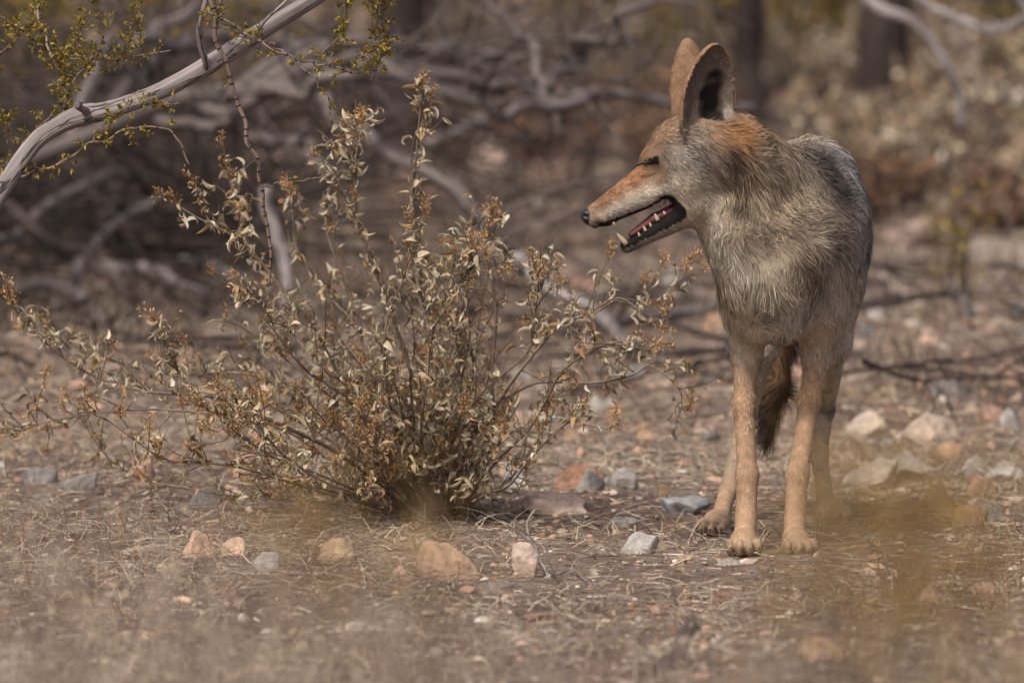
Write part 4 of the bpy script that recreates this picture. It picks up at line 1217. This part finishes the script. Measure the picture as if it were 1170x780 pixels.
def build_grass():
    r = np.random.default_rng(51); a = Acc()
    # curled straw among the stones
    n = 78000; X, Y = scatter(n, 9.2, 15, r)
    k = patch(X, Y, 3, 5) + r.normal(size=n) * .5 > .25; X, Y = X[k], Y[k]; n = len(X)
    b = np.stack([X, Y, gz(X, Y) - .002], -1)
    d = nrm(r.normal(size=(n, 3)) * (.6, .6, .25) + np.array((0, 0, .8)))
    L = r.uniform(.02, .085, n)
    ribbons(a, b, d, L, r.uniform(.0005, .0010, n), pick_cols(n, STRAW, r, .16), r.normal(size=(n, 3)) * (.5, .5, .1) + np.array((0, 0, -.55)), r, 5)
    # farther straw
    n = 26000; X, Y = scatter(n, 14.5, 24, r)
    k = patch(X, Y, 8, 2.2) + r.normal(size=n) * .6 > .1; X, Y = X[k], Y[k]; n = len(X)
    b = np.stack([X, Y, gz(X, Y) - .002], -1)
    ribbons(a, b, nrm(r.normal(size=(n, 3)) * (.5, .5, .2) + np.array((0, 0, .8))), r.uniform(.03, .14, n), r.uniform(.0008, .0018, n), pick_cols(n, STRAW + GREYB, r, .18),
            r.normal(size=(n, 3)) * (.4, .4, .1) + np.array((0, 0, -.3)), r, 4)
    o = a.build('dry_grass', M['straw'], origin=(0, 0, 0), kind='stuff')
    tag(o, 'curled straw-coloured dry grass growing between the stones', 'grass')
    # short reddish weeds with beaded stems in the foreground
    a = Acc(); n = 14000; X, Y = scatter(n, 9.3, 12.3, r)
    k = (patch(X, Y, 14, 3.5) + r.normal(size=n) * .4 > .0); X, Y = X[k], Y[k]; n = len(X)
    b = np.stack([X, Y, gz(X, Y) - .002], -1); L = r.uniform(.02, .075, n)
    P = ribbons(a, b, nrm(r.normal(size=(n, 3)) * (.25, .25, .1) + np.array((0, 0, 1))), L, r.uniform(.0004, .0007, n), pick_cols(n, RED, r), r.normal(size=(n, 3)) * (.2, .2, .05), r, 6)
    m = n * 3; i = r.integers(0, n, m); j = r.integers(2, 6, m)
    leaf_cloud(a, P[i, j], nrm(r.normal(size=(m, 3)) + np.array((0, 0, .5))), r.uniform(.002, .005, m), pick_cols(m, RED + STRAW[:2], r), FLAT_T, r)
    o = a.build('low_weeds', M['straw'], origin=(0, 0, 0), kind='stuff')
    tag(o, 'short reddish-brown dried weeds with beaded stems in the foreground', 'weeds')
    # tall thin stalks close to the lens, thrown out of focus
    a = Acc()
    for n, y0, y1, h0, h1, xs in ((7000, 7.6, 10.2, .0, .20, -1), (2600, 8.2, 10.2, .0, .08, 1), (1300, 5.8, 7.4, .0, .18, -1)):
        X, Y = scatter(n, y0, y1, r)
        e = X / (.063 * Y)
        keep = r.random(n) < np.clip(.55 - .75 * e * (-xs) * -1, .12, 1) if xs < 0 else r.random(n) < np.clip(.35 + .3 * e, .1, .7)
        if xs < 0: keep = r.random(n) < np.clip(.28 - .75 * e, .05, 1)
        keep &= patch(X, Y, 77, 3.0) + r.normal(size=n) * .4 > -.1
        X, Y = X[keep], Y[keep]; n = len(X)
        b = np.stack([X, Y, gz(X, Y) - .003], -1); L = np.clip(H_CAM - .1108 * Y, .05, 1) * r.uniform(.7, 1.1, n) + r.uniform(h0, h1, n) * np.clip(.8 - .5 * X / (.063 * Y), .2, 1.2)
        P = ribbons(a, b, nrm(r.normal(size=(n, 3)) * (.16, .16, .05) + np.array((0, 0, 1))), L, r.uniform(.0006, .0011, n), pick_cols(n, GREYB + STRAW[:3], r), r.normal(size=(n, 3)) * (.22, .22, .05), r, 6)
        m = n * 3; i = r.integers(0, n, m); j = r.integers(3, 6, m)
        leaf_cloud(a, P[i, j], nrm(r.normal(size=(m, 3)) + np.array((0, 0, .4))), r.uniform(.006, .016, m), pick_cols(m, GREYB + STRAW[:4], r), FLAT_T, r)
    o = a.build('tall_grass', M['straw'], origin=(0, 0, 0), kind='stuff')
    tag(o, 'tall blurred grey-brown dry grass stalks in the near foreground', 'grass')
build_grass()

# ------------------------------------------------------------------ sticks on the ground
def stick(name, pts, w0, w1, label, mat='log', group=None, seg=7, n=16, wobble=.004, seed=0, tint=None, ground=True, cat='stick'):
    P = wob(pxpath(pts, n), wobble, seed)
    B = P[np.argmin(P[:, 2])].copy()
    a = Acc(); tube(a, P, np.linspace(w0, w1, n), seg, tint, .07)
    me = a.mesh(name, M[mat], B)
    o = link(name, me, None, B)
    return tag(o, label, cat, group)

def on(px, py, lift=.0):
    """Ground point under a pixel, as (px, py, Y) a little above the soil."""
    return (px, py, ground_y(py) - lift * 9)
stick('stick', [(742, 794, 10.16), (770, 748, 10.22), (797, 710, 10.28)], .0125, .0095, 'dark broken stick stub poking up from the foreground weeds', 'dark_wood', seg=10)
stick('white_twig', [on(628, 660), (606, 622, 11.85), (588, 598, 11.87)], .0028, .0018, 'bleached white twig leaning left across the small pinkish rock', 'grey_wood', tint=(1.15, 1.12, 1.05))
stick('white_twig', [on(590, 650), (600, 615, 11.9), (611, 582, 11.92)], .0026, .0016, 'bleached white twig leaning right across the small pinkish rock', 'grey_wood', tint=(1.15, 1.12, 1.05))
stick('twig', [on(664, 702), (630, 650, 11.6), (606, 612, 11.7), (590, 594, 11.74)], .0022, .0012, 'thin dark twig slanting over the small pinkish rock', 'twig')
stick('twig', [on(616, 668), (650, 652, 11.64), on(694, 676)], .0022, .0016, 'pale bent twig lying right of the small pinkish rock', 'grey_wood')
stick('stick', [on(538, 698), on(590, 688), on(640, 682)], .004, .0028, 'pale stick lying flat in front of the sandy-orange rock', 'log')
stick('stick', [on(440, 712), on(505, 694), on(560, 690)], .0045, .003, 'grey stick lying left of the pale flat stick', 'log')
stick('stick', [on(268, 712), on(302, 694)], .0035, .002, 'short white stick stub among the foreground weeds', 'grey_wood')
stick('stick', [on(340, 704), on(400, 694), on(440, 684)], .003, .002, 'thin greyish stick lying beside the short white stub', 'log')
stick('stick', [on(290, 768), on(350, 762), on(400, 748)], .005, .003, 'yellowish stick lying flat in the grey foreground grass', 'straw', tint=S(190, 160, 116))
stick('stick', [on(668, 520), on(720, 518), on(780, 530), on(828, 542)], .008, .005, 'long dark stick lying behind the low stones beside the coyote', 'dark_wood')
stick('stick', [on(812, 642), on(850, 646), on(884, 652)], .003, .002, 'thin brown stick in front of the coyote fore paws', 'twig')
stick('stick', [on(985, 590), on(1040, 584), on(1105, 600)], .004, .003, 'thin brown stick lying behind the ochre weeds', 'log', seg=8)
stick('stick', [on(985, 358), (1040, 340, 17.4), (1095, 335, 17.6)], .011, .006, 'dark thin fallen branch pointing at the green sapling', 'dark_wood')
stick('stick', [on(1080, 330), (1100, 345, 17.4), on(1112, 372)], .010, .006, 'pale bent stick at the foot of the green sapling', 'log')
stick('stick', [on(640, 375), on(720, 365), on(830, 352)], .016, .010, 'grey fallen branch lying behind the right end of the bush', 'log')
stick('stick', [on(690, 345), on(770, 340), on(850, 345)], .014, .009, 'grey fallen branch parallel to the one behind the bush', 'log')
stick('stick', [on(700, 395), on(760, 402), on(830, 398)], .010, .007, 'brownish stick just behind the drooping right stem of the bush', 'dark_wood')
# ------------------------------------------------------------------ fallen limbs and brush behind
def log_thing(name, pts, r0, r1, label, mat='log', group=None, seed=0, cat='branch', n=26):
    return stick(name, pts, r0, r1, label, mat, group, 12, n, .008, seed, None, True, cat)

def build_fallen_tree():
    B = at(-190, 372, 17.0); B[2] = gz(B[0], B[1])
    rt = root('fallen_tree', B, 'dead grey tree sprawled across the background with long bare horizontal limbs', 'tree')
    parts = [([(-190, 374, 17.0), (-80, 250, 17.0), (80, 160, 17.1), (220, 112, 17.1), (348, 106, 17.0), (392, 135, 16.9), (436, 176, 16.8), (515, 220, 16.7), (565, 268, 16.65), (600, 312, 16.75)], 11, 7, 'trunk'),
             ([(250, 112, 17.1), (340, 60, 17.3), (451, 54, 17.5), (538, 59, 17.6), (602, 70, 17.7)], 9, 6, 'limb'),
             ([(270, 112, 17.1), (380, 62, 17.2), (459, 66, 17.3), (520, 88, 17.3), (574, 99, 17.3), (620, 100, 17.3), (681, 106, 17.3), (771, 118, 17.4), (860, 124, 17.5)], 10, 6, 'limb'),
             ([(300, 108, 17.05), (380, 70, 17.0), (441, 83, 17.0), (502, 104, 17.0), (566, 126, 17.0), (624, 124, 17.1), (681, 104, 17.25)], 9, 7, 'limb'),
             ([(624, 99, 17.3), (645, 75, 17.3), (681, 43, 17.3), (731, 7, 17.3), (770, -40, 17.3)], 9, 5, 'limb'),
             ([(548, -40, 17.5), (556, 0, 17.5), (584, 29, 17.45), (606, 61, 17.4), (617, 93, 17.32), (631, 118, 17.2), (642, 156, 17.2)], 5, 6, 'limb'),
             ([(182, 138, 17.1), (254, 144, 16.9), (330, 165, 16.8), (380, 200, 16.7)], 8, 6, 'limb'),
             ([(229, 127, 17.0), (296, 112, 16.8), (381, 91, 16.7), (430, 62, 16.7)], 9, 6, 'limb'),
             ([(80, 160, 17.1), (114, 68, 17.3), (169, 38, 17.4), (225, 10, 17.5)], 9, 7, 'limb'),
             ([(120, 140, 17.1), (178, 66, 17.6), (237, 51, 17.8), (338, 50, 18.0)], 10, 8, 'limb')]
    for i, (pp, a0, a1, nm) in enumerate(parts):
        k = 1 / 547.0
        P = wob(pxpath(pp, 44), .013, 300 + i)
        a = Acc(); tube(a, P, np.linspace(a0, a1, 44) * k, 12, (1.0, .97, .96), .03, True, .05)
        limb = a.build(nm, M['log'], rt)
        r = np.random.default_rng(330 + i); tw = Acc()
        for m in range(16):                  # bare side twigs
            q = P[r.integers(6, 43)]; d = nrm(r.normal(size=3) * (1, .6, .8) + np.array((.4, 0, .2))); L = r.uniform(.08, .34)
            Q = wob(smooth_path([q, q + d * L * .5 + r.normal(size=3) * .02, q + d * L + r.normal(size=3) * .04], 8), .006, r.integers(9999))
            tube(tw, Q, np.linspace(.005, .0015, 8) * r.uniform(.6, 1.2), 5, (.7, .68, .66), .05)
        tw.build('twigs', M['log'], limb, kind='stuff')
build_fallen_tree()

K17 = 1 / 547.0
for i, (pp, a0, a1, lab, mt) in enumerate([
    ([(-40, 318, 17.9), (7, 324, 17.8), (65, 331, 17.6), (88, 344, 17.4), (118, 366, 17.1)], 10, 8, 'pale barkless log bent like an elbow at the brush pile edge', 'log'),
    ([(120, 303, 18.6), (142, 308, 18.5), (187, 313, 18.3), (215, 328, 18.0), (236, 340, 17.8)], 9, 7, 'pale cream log lying low under the brush tangle', 'grey_wood'),
    ([(190, 303, 18.9), (230, 300, 18.8), (266, 317, 18.5), (290, 338, 18.0)], 9, 6, 'curved pale log lying just behind the cream log', 'grey_wood'),
    ([(0, 232, 18.2), (22, 245, 18.1), (72, 278, 18.0), (118, 306, 17.9), (154, 345, 17.7)], 10, 7, 'dark grey log slanting down through the brush tangle', 'dark_wood'),
    ([(80, 335, 18.0), (97, 285, 18.3), (144, 249, 18.5), (190, 222, 18.6)], 7, 5, 'grey branch rising to the right out of the brush tangle', 'log'),
    ([(110, 240, 19.0), (144, 236, 19.0), (195, 238, 19.0), (250, 262, 19.0)], 8, 5, 'grey level branch on top of the brush tangle', 'log'),
    ([(-30, 300, 18.0), (0, 274, 18.2), (32, 256, 18.4), (108, 206, 18.6), (160, 206, 18.8)], 8, 5, 'long grey branch leaning over the left of the brush tangle', 'log'),
    ([(303, 215, 16.6), (309, 250, 16.6), (319, 292, 16.6), (327, 340, 16.55), (330, 390, 16.5)], 7, 6, 'upright pale grey dead stem behind the left shoulder of the bush', 'grey_wood'),
    ([(590, 292, 16.62), (612, 312, 16.6), (650, 342, 16.55), (690, 374, 16.5), (722, 402, 16.4)], 8, 6, 'pale straight branch propped behind the right side of the bush', 'grey_wood'),
    ([(485, 165, 20.0), (520, 152, 20.0), (552, 134, 20.1)], 10, 8, 'short pale broken branch below the long grey limbs', 'log'),
]):
    log_thing('fallen_branch', pp, a0 * K17, a1 * K17, lab, mt, None, 400 + i)

def build_brush():
    """The tangle of thin dead wood heaped at the left: far too many twigs to count."""
    r = np.random.default_rng(91); a = Acc()
    for i in range(460):
        px = r.uniform(-190, 330); Y = r.uniform(18.6, 21.5); py = r.uniform(165, 320) + max(0, px - 120) * .1
        c = at(px, py, Y); c[2] = max(c[2], gz(c[0], c[1]) + .01)
        c[2] = min(c[2], .34)
        d = nrm(r.normal(size=3) * (1, .7, .38)); L = r.uniform(.08, .42)
        P = np.stack([c - d * L, c + r.normal(size=3) * .02, c + d * L]); P = smooth_path(P, 7)
        P[:, 2] = np.maximum(P[:, 2], gz(P[:, 0], P[:, 1]) + .002)
        w = r.uniform(.0025, .009)
        tube(a, P, np.linspace(w, w * .5, 7), 5, (np.array((1, .97, .94)) * r.uniform(.55, 1.05)), .05)
    for i in range(520):                      # finer, taller dead twigs reaching through the tangle
        px = r.uniform(-160, 640) if i % 3 else r.uniform(-160, 300); Y = r.uniform(17.6, 24); py = r.uniform(30, 270)
        c = at(px, py, Y); c[2] = np.clip(c[2], gz(c[0], c[1]) + .02, .5)
        d = nrm(r.normal(size=3) * (1, .6, .55) + np.array((.2, 0, .1))); L = r.uniform(.12, .5)
        b = c - d * L; b[2] = max(b[2], gz(b[0], b[1]))
        P = wob(smooth_path(np.stack([b, c + r.normal(size=3) * .05, c + d * L + r.normal(size=3) * .06]), 9), .012, r.integers(9999))
        w = r.uniform(.0018, .0065)
        tube(a, P, np.linspace(w, w * .4, 9), 4, (np.array((1, .97, .95)) * r.uniform(.7, 1.9)), .05, cap=False)
    o = a.build('brush_pile', M['dark_wood'], origin=(0, 0, 0), kind='stuff')
    tag(o, 'dark tangle of thin dead twigs heaped under the fallen logs', 'brush')
build_brush()

def build_scrub():
    """Low dead sticks and stubble strewn over the middle distance."""
    r = np.random.default_rng(95); a = Acc()
    for i in range(900):
        Y = r.uniform(15.2, 27); X = r.uniform(-1, 1) * half_w(Y)
        c = np.array((X, Y, gz(X, Y) + r.uniform(.0, .035))); d = nrm(r.normal(size=3) * (1, .8, .22)); L = r.uniform(.04, .22)
        P = smooth_path(np.stack([c - d * L, c + r.normal(size=3) * .012, c + d * L]), 6)
        P[:, 2] = np.maximum(P[:, 2], gz(P[:, 0], P[:, 1]) + .002)
        w = r.uniform(.002, .007)
        tube(a, P, np.linspace(w, w * .5, 6), 4, (np.array((1, .97, .94)) * r.uniform(.6, 1.5)), .05, cap=False)
    n = 17000; X, Y = scatter(n, 14.2, 30, r)
    k = patch(X, Y, 18, 1.8) + r.normal(size=n) * .5 > -.1; X, Y = X[k], Y[k]; n = len(X)
    ribbons(a, np.stack([X, Y, gz(X, Y) - .002], -1), nrm(r.normal(size=(n, 3)) * (.45, .45, .2) + np.array((0, 0, .8))), r.uniform(.04, .17, n), r.uniform(.001, .0026, n),
            pick_cols(n, [((.9, .8, .72), 2), ((1.5, 1.3, 1.1), 2), ((2.0, 1.75, 1.45), 1)], r, .2), r.normal(size=(n, 3)) * (.4, .4, .1), r, 4)
    o = a.build('dead_scrub', M['dark_wood'], origin=(0, 0, 0), kind='stuff')
    tag(o, 'low stubble of dead sticks and stalks over the middle distance', 'scrub')
build_scrub()

# ------------------------------------------------------------------ shrubs and trees farther off
DRYP = [(S(206, 188, 160), 4), (S(186, 166, 138), 3), (S(170, 140, 108), 3), (S(220, 208, 188), 1.5), (S(140, 112, 88), 2)]
RUST_P = [(S(150, 114, 90), 4), (S(130, 100, 80), 3), (S(168, 134, 106), 2), (S(108, 84, 70), 2), (S(150, 126, 104), 3)]
OLIVE = [(S(158, 138, 50), 4), (S(132, 118, 46), 4), (S(178, 152, 58), 3), (S(108, 98, 44), 2), (S(172, 126, 54), 1.2)]
DULL = [(S(128, 112, 96), 4), (S(150, 132, 112), 3), (S(108, 94, 82), 3), (S(168, 148, 124), 2)]

def shrub(name, px, Y, height, width, pal, label, cat, group=None, n_stem=9, n_leaf=900, size=(.015, .03), seed=0, mat='dark_wood', stem_r=.007, low=.15, crown='foliage'):
    r = np.random.default_rng(seed)
    c = at(px, 0, Y); B = np.array((c[0], Y, gz(c[0], Y)))
    rt = root(name, B, label, cat, group)
    lf = Acc(); pos, dr = [], []
    for i in range(n_stem):
        a = r.uniform(0, 6.28); s = r.uniform(.15, 1) ** .7
        top = B + np.array((math.cos(a) * width * .5 * s, math.sin(a) * width * .5 * s, height * r.uniform(.6, 1.0) * (1 - .25 * s)))
        b0 = B + np.array((math.cos(a), math.sin(a), 0)) * r.uniform(0, .03) + np.array((0, 0, -.015))
        P = wob(smooth_path([b0, b0 * .5 + top * .5 + np.array((math.cos(a), math.sin(a), .3)) * width * .08, top], 12), height * .03, r.integers(9999))
        ac = Acc(); tube(ac, P, np.linspace(stem_r, stem_r * .35, 12) * r.uniform(.7, 1.2), 6, None, .08)
        ac.build('stem', M[mat], rt)
        for k in range(5):
            j = r.integers(4, 11); d = nrm(r.normal(size=3) + np.array((0, 0, .3))); L = height * r.uniform(.08, .25)
            Q = np.array([P[j], P[j] + d * L * .5 + r.normal(size=3) * L * .08, P[j] + d * L])
            tube(lf, Q, np.array((.4, .3, .18)) * stem_r, 4, S(104, 88, 74), cap=False)
            m = max(2, n_leaf // (n_stem * 6)); t = r.uniform(.1, 1, m)[:, None]
            pos.append(Q[0] * (1 - t) + Q[2] * t + r.normal(size=(m, 3)) * L * .12); dr.append(nrm(d * .5 + r.normal(size=(m, 3))))
        m = max(2, n_leaf // (n_stem * 6)); j = r.integers(int(12 * low), 12, m)
        pos.append(P[j] + r.normal(size=(m, 3)) * height * .03); dr.append(nrm(r.normal(size=(m, 3)) + np.array((0, 0, .4))))
    pos = np.concatenate(pos); dr = np.concatenate(dr)
    pos[:, 2] = np.maximum(pos[:, 2], gz(pos[:, 0], pos[:, 1]) + .004)
    leaf_cloud(lf, pos, dr, r.uniform(*size, len(pos)), pick_cols(len(pos), pal, r, .18), FLAT_T, r)
    lf.build(crown, M['foliage'], rt, kind='stuff')
    return rt

def tree(px, Y, height, rad, label, seed, pal=OLIVE, lean=(0, 0), crown_w=1.6, n_leaf=2600, group=None, leaf=(.018, .036)):
    r = np.random.default_rng(seed)
    c = at(px, 0, Y); B = np.array((c[0], Y, gz(c[0], Y)))
    rt = root('desert_tree', B, label, 'tree', group)
    T = B + np.array((lean[0], lean[1], height * .62))
    P = wob(smooth_path([B - (0, 0, .04), B * .5 + T * .5 + np.array((r.normal() * .05, 0, 0)), T], 20), .03, seed)
    a = Acc(); tube(a, P, np.linspace(rad, rad * .6, 20), 14, None, .05, True, .06); a.build('trunk', M['dark_wood'], rt)
    lf = Acc(); pos = []; dr = []
    for i in range(11):
        j = r.integers(9, 20); ang = r.uniform(0, 6.28)
        e = P[j] + np.array((math.cos(ang) * crown_w * .5, math.sin(ang) * crown_w * .5, height * r.uniform(.1, .42)))
        Q = wob(smooth_path([P[j], P[j] * .5 + e * .5 + np.array((0, 0, .12)), e], 12), .04, r.integers(9999))
        ab = Acc(); tube(ab, Q, np.linspace(rad * .45, rad * .1, 12), 7, None, .06); ab.build('limb', M['dark_wood'], rt)
        for k in range(14):
            q = Q[r.integers(4, 12)]; d = nrm(r.normal(size=3) + np.array((0, 0, -.1))); L = r.uniform(.1, .42)
            tube(lf, np.array([q, q + d * L * .5, q + d * L + np.array((0, 0, -.05))]), (.006, .004, .002), 4, S(96, 86, 66), cap=False)
            m = n_leaf // 154; t = r.uniform(.15, 1, m)[:, None]
            pos.append(q + d * L * t + r.normal(size=(m, 3)) * .03); dr.append(nrm(r.normal(size=(m, 3))))
    pos = np.concatenate(pos); dr = np.concatenate(dr)
    leaf_cloud(lf, pos, dr, r.uniform(*leaf, len(pos)), pick_cols(len(pos), pal, r, .18), FLAT_T, r)
    lf.build('crown', M['foliage'], rt, kind='stuff')
    return rt

tree(866, 27.0, 2.0, .055, 'slim dark desert tree trunk rising behind the coyote ears', 501)
tree(1014, 25.0, 2.1, .085, 'thick dark brown desert tree trunk behind the coyote back', 502)
tree(505, 30.0, 2.2, .10, 'dark desert tree behind the long grey limbs', 503)
tree(190, 27.0, 2.0, .06, 'desert tree behind the creosote bush and dead limb', 504)
tree(700, 34.0, 2.4, .07, 'far desert tree standing between the other dark trunks', 505)
tree(1140, 33.0, 2.2, .06, 'far desert tree behind the pale dry shrubs', 506)

# mesquites added for shade: crowns above the frame darken the background
def px_of(x, Y): return 585 + x / Y * F_PX
tree(px_of(-2.15, 16.4), 16.4, 2.3, .10, 'broad mesquite added out of view so its crown shades the brush pile', 507, crown_w=3.6, n_leaf=9000, leaf=(.03, .06))
tree(px_of(-1.5, 21.5), 21.5, 2.6, .10, 'mesquite added behind the brush pile to shade the background', 508, crown_w=3.4, n_leaf=8000, leaf=(.03, .06))
tree(px_of(1.9, 22.5), 22.5, 2.6, .09, 'mesquite added out of view beyond the bare bleached sapling for its shade', 509, crown_w=3.2, n_leaf=7000, leaf=(.03, .06))
tree(px_of(-.35, 25.5), 25.5, 2.8, .09, 'mesquite added for its shade, trunk rising behind the tallest stem of the bush', 510, crown_w=3.2, n_leaf=7000, leaf=(.03, .06))

def build_curved():
    B = at(1075, 268, ground_y(268)); Y = 19.0
    B = at(1215, 306, 19.0); B[2] = gz(B[0], B[1])
    rt = root('dead_sapling', B, 'bare bleached sapling with long branches drooping over the pale dry shrubs', 'tree')
    k = 1 / 489.0
    for i, (pp, a0, a1, nm) in enumerate([
        ([(1215, 308, 19.0), (1205, 150, 19.0), (1180, 30, 19.0), (1130, -50, 19.0), (1050, -60, 19.0)], 12, 8, 'trunk'),
        ([(1050, -60, 19.0), (985, -30, 19.0), (993, 2, 18.95), (1027, 17, 18.9), (1053, 33, 18.9), (1073, 60, 18.9), (1090, 90, 18.9), (1097, 113, 18.9), (1098, 146, 18.9)], 7, 5, 'limb'),
        ([(1180, 20, 19.0), (1157, 28, 18.9), (1140, 34, 18.9), (1107, 25, 18.9), (1073, 13, 18.9), (1040, -10, 18.9)], 6, 4.5, 'limb')]):
        a = Acc(); tube(a, wob(pxpath(pp, 40), .004, 520 + i), np.linspace(a0, a1, 40) * k, 10, None, .04, True, .04)
        a.build(nm, M['grey_wood'], rt)
build_curved()

shrub('green_sapling', 1098, 17.9, .34, .13, OLIVE, 'slender yellow-green sapling growing beside the long tan boulder', 'sapling', None, 5, 260, (.012, .022), 601, stem_r=.005)
PALE_LAB = ['pale cream dried shrub just behind the coyote neck', 'pale cream dried shrub in front of the thick dark brown trunk', 'pale cream dried shrub behind the drooping bleached branch tip',
            'tall pale cream shrub above the long flat tan boulder', 'pale cream dried shrub at the foot of the bare bleached sapling', 'pale cream shrub close behind the thick dark brown trunk',
            'widest pale cream shrub behind the other pale shrubs', 'pale cream shrub at the foot of the slim dark trunk']
RUST_LAB = ['rust-brown dried shrub in front of the forked grey limbs', 'rust-brown dried shrub just above the coyote muzzle', 'rust-brown dried shrub behind the reddish boulder', 'rust-brown dried shrub behind the coyote forehead',
            'low rust-brown shrub behind the bright pale pink boulder', 'small rust-brown shrub close beside the coyote flank', 'small rust-brown shrub behind the broad pink boulder', 'small rust-brown shrub behind the long flat tan boulder', 'rust-brown dried shrub behind the coyote ears']
for i, (px, Y, h, w) in enumerate(((905, 23.2, .17, .5), (985, 22.5, .36, .5), (1060, 23.0, .42, .6), (1135, 22.0, .42, .6), (1205, 23.5, .45, .6), (1030, 26.0, .45, .6), (1110, 26.5, .5, .7), (850, 27.5, .4, .5))):
    shrub('pale_shrub', px, Y, h, w, DRYP, PALE_LAB[i], 'bush', 'pale dried shrubs behind the coyote', 12, 800, (.022, .046), 620 + i)
for i, (px, Y, h, w) in enumerate(((650, 22.5, .34, .4), (700, 23.5, .34, .4), (610, 24.5, .3, .4), (755, 22.0, .3, .35), (560, 23.5, .22, .4), (965, 20.8, .2, .3), (1010, 21.0, .2, .3), (1160, 20.5, .2, .35), (795, 24.5, .4, .4))):
    shrub('rusty_shrub', px, Y, h, w, RUST_P, RUST_LAB[i], 'bush', 'rust-brown dried shrubs', 11, 650, (.018, .038), 640 + i)
for i, (px, Y, h, w) in enumerate(((735, 31.0, 1.0, .9), (800, 29.0, .95, .8), (905, 32.0, 1.0, .9), (955, 28.0, .9, .6), (1165, 27.0, 1.1, .8), (440, 31.0, 1.0, .9), (330, 30.0, 1.0, .9), (230, 24.0, .7, .6), (60, 26.0, .9, .8), (-30, 24.0, .8, .7), (600, 35.0, 1.1, 1.0), (1060, 35.0, 1.1, 1.0))):
    shrub('far_creosote', px, Y, h, w, OLIVE, 'blurred olive-yellow creosote shrub in the far background', 'bush', 'far creosote shrubs', 12, 750, (.024, .046), 660 + i, stem_r=.010)
for i, (px, Y, h, w) in enumerate(((520, 27.0, .5, .7), (420, 26.0, .5, .7), (600, 28.5, .5, .7), (680, 27.0, .45, .6), (760, 27.5, .5, .7), (830, 31.0, .6, .8), (350, 24.0, .4, .6), (260, 27.0, .5, .8), (140, 25.0, .45, .7), (30, 24.0, .45, .7), (480, 38.0, .7, 1.0), (660, 40.0, .8, 1.1), (780, 38.0, .8, 1.1), (900, 40.0, .8, 1.2), (1000, 38.0, .8, 1.1), (1100, 40.0, .8, 1.2), (1200, 36.0, .8, 1.0), (280, 38.0, .8, 1.2), (120, 38.0, .8, 1.2), (0, 36.0, .8, 1.1))):
    shrub('grey_shrub', px, Y, h, w, DULL + DRYP[:2], 'dull grey-brown leafless shrub in the far background', 'bush', 'grey-brown far shrubs', 14, 480, (.024, .05), 700 + i, stem_r=.009)

# ------------------------------------------------------------------ weeds near the lens, far out of focus
OCHRE = [(S(170, 136, 72), 4), (S(152, 122, 66), 3), (S(182, 152, 90), 2), (S(134, 110, 66), 2)]
def weed(name, px, py, Y, rx, ry, n, pal, label, seed):
    """A leggy plant whose leafy top stands in the line of sight, rooted on the ground below the frame."""
    r = np.random.default_rng(seed); k = Y / F_PX
    c = at(px, py, Y); B = np.array((c[0], Y, float(gz(c[0], Y))))
    rt = root(name, B, label, 'weed'); lf = Acc(); pos, dr = [], []
    for i in range(14):
        tip = c + np.clip(r.normal(size=3), -1.7, 1.7) * (rx * k * .75, rx * k * .75, ry * k * .75)
        b0 = B + np.array((r.normal() * .015, r.normal() * .015, -.01))
        P = wob(smooth_path([b0, b0 * .45 + tip * .55 + r.normal(size=3) * .012, tip], 16), .006, r.integers(9999))
        ac = Acc(); tube(ac, P, np.linspace(.0018, .0007, 16), 5, None, .05); ac.build('stem', M['twig'], rt)
        m = n // 14; t = 15 - np.abs(r.normal(size=m)) * 1.1; t = np.clip(t, 10, 14.99); j = t.astype(int); f = (t - j)[:, None]
        pos.append(P[j] * (1 - f) + P[np.minimum(j + 1, 15)] * f + r.normal(size=(m, 3)) * rx * k * .36); dr.append(nrm(r.normal(size=(m, 3))))
    pos = np.concatenate(pos); dr = np.concatenate(dr)
    leaf_cloud(lf, pos, dr, r.uniform(.006, .013, len(pos)), pick_cols(len(pos), pal, r, .15), FLAT_T, r)
    lf.build('foliage', M['foliage'], rt, kind='stuff')

for i, (px, py, Y, rx, ry, n, lab) in enumerate((
        (1050, 605, 4.9, 110, 90, 820, 'large out-of-focus ochre weed veiling the bare dirt right of the coyote'),
        (1010, 530, 6.4, 90, 30, 420, 'thin blurred ochre weed standing behind the large ochre weed'),
        (415, 592, 5.6, 80, 42, 380, 'out-of-focus ochre weed veiling the foot of the bush'),
        (905, 600, 6.6, 45, 70, 110, 'wispy blurred ochre weed in front of the coyote fore legs'),
        (850, 765, 5.4, 70, 50, 260, 'blurred tan weed in front of the dark stick stub'),
        (540, 745, 5.6, 120, 45, 240, 'wide low blurred tan weed in front of the sandy-orange rock'),
        (120, 670, 5.2, 150, 95, 620, 'large blurred grey-brown weed veiling the tan rocks'),
        (320, 715, 5.4, 100, 65, 300, 'blurred grey-brown weed beside the large grey-brown one'),
        (1120, 725, 5.6, 110, 55, 300, 'low blurred grey-brown weed below the large ochre weed'))):
    weed('ochre_weed' if i < 4 else 'tan_weed', px, py, Y, rx, ry, n, OCHRE if i < 4 else [(S(190, 172, 150), 3), (S(168, 150, 130), 3), (S(206, 192, 172), 2), (S(176, 146, 112), 1)], lab, 800 + i)
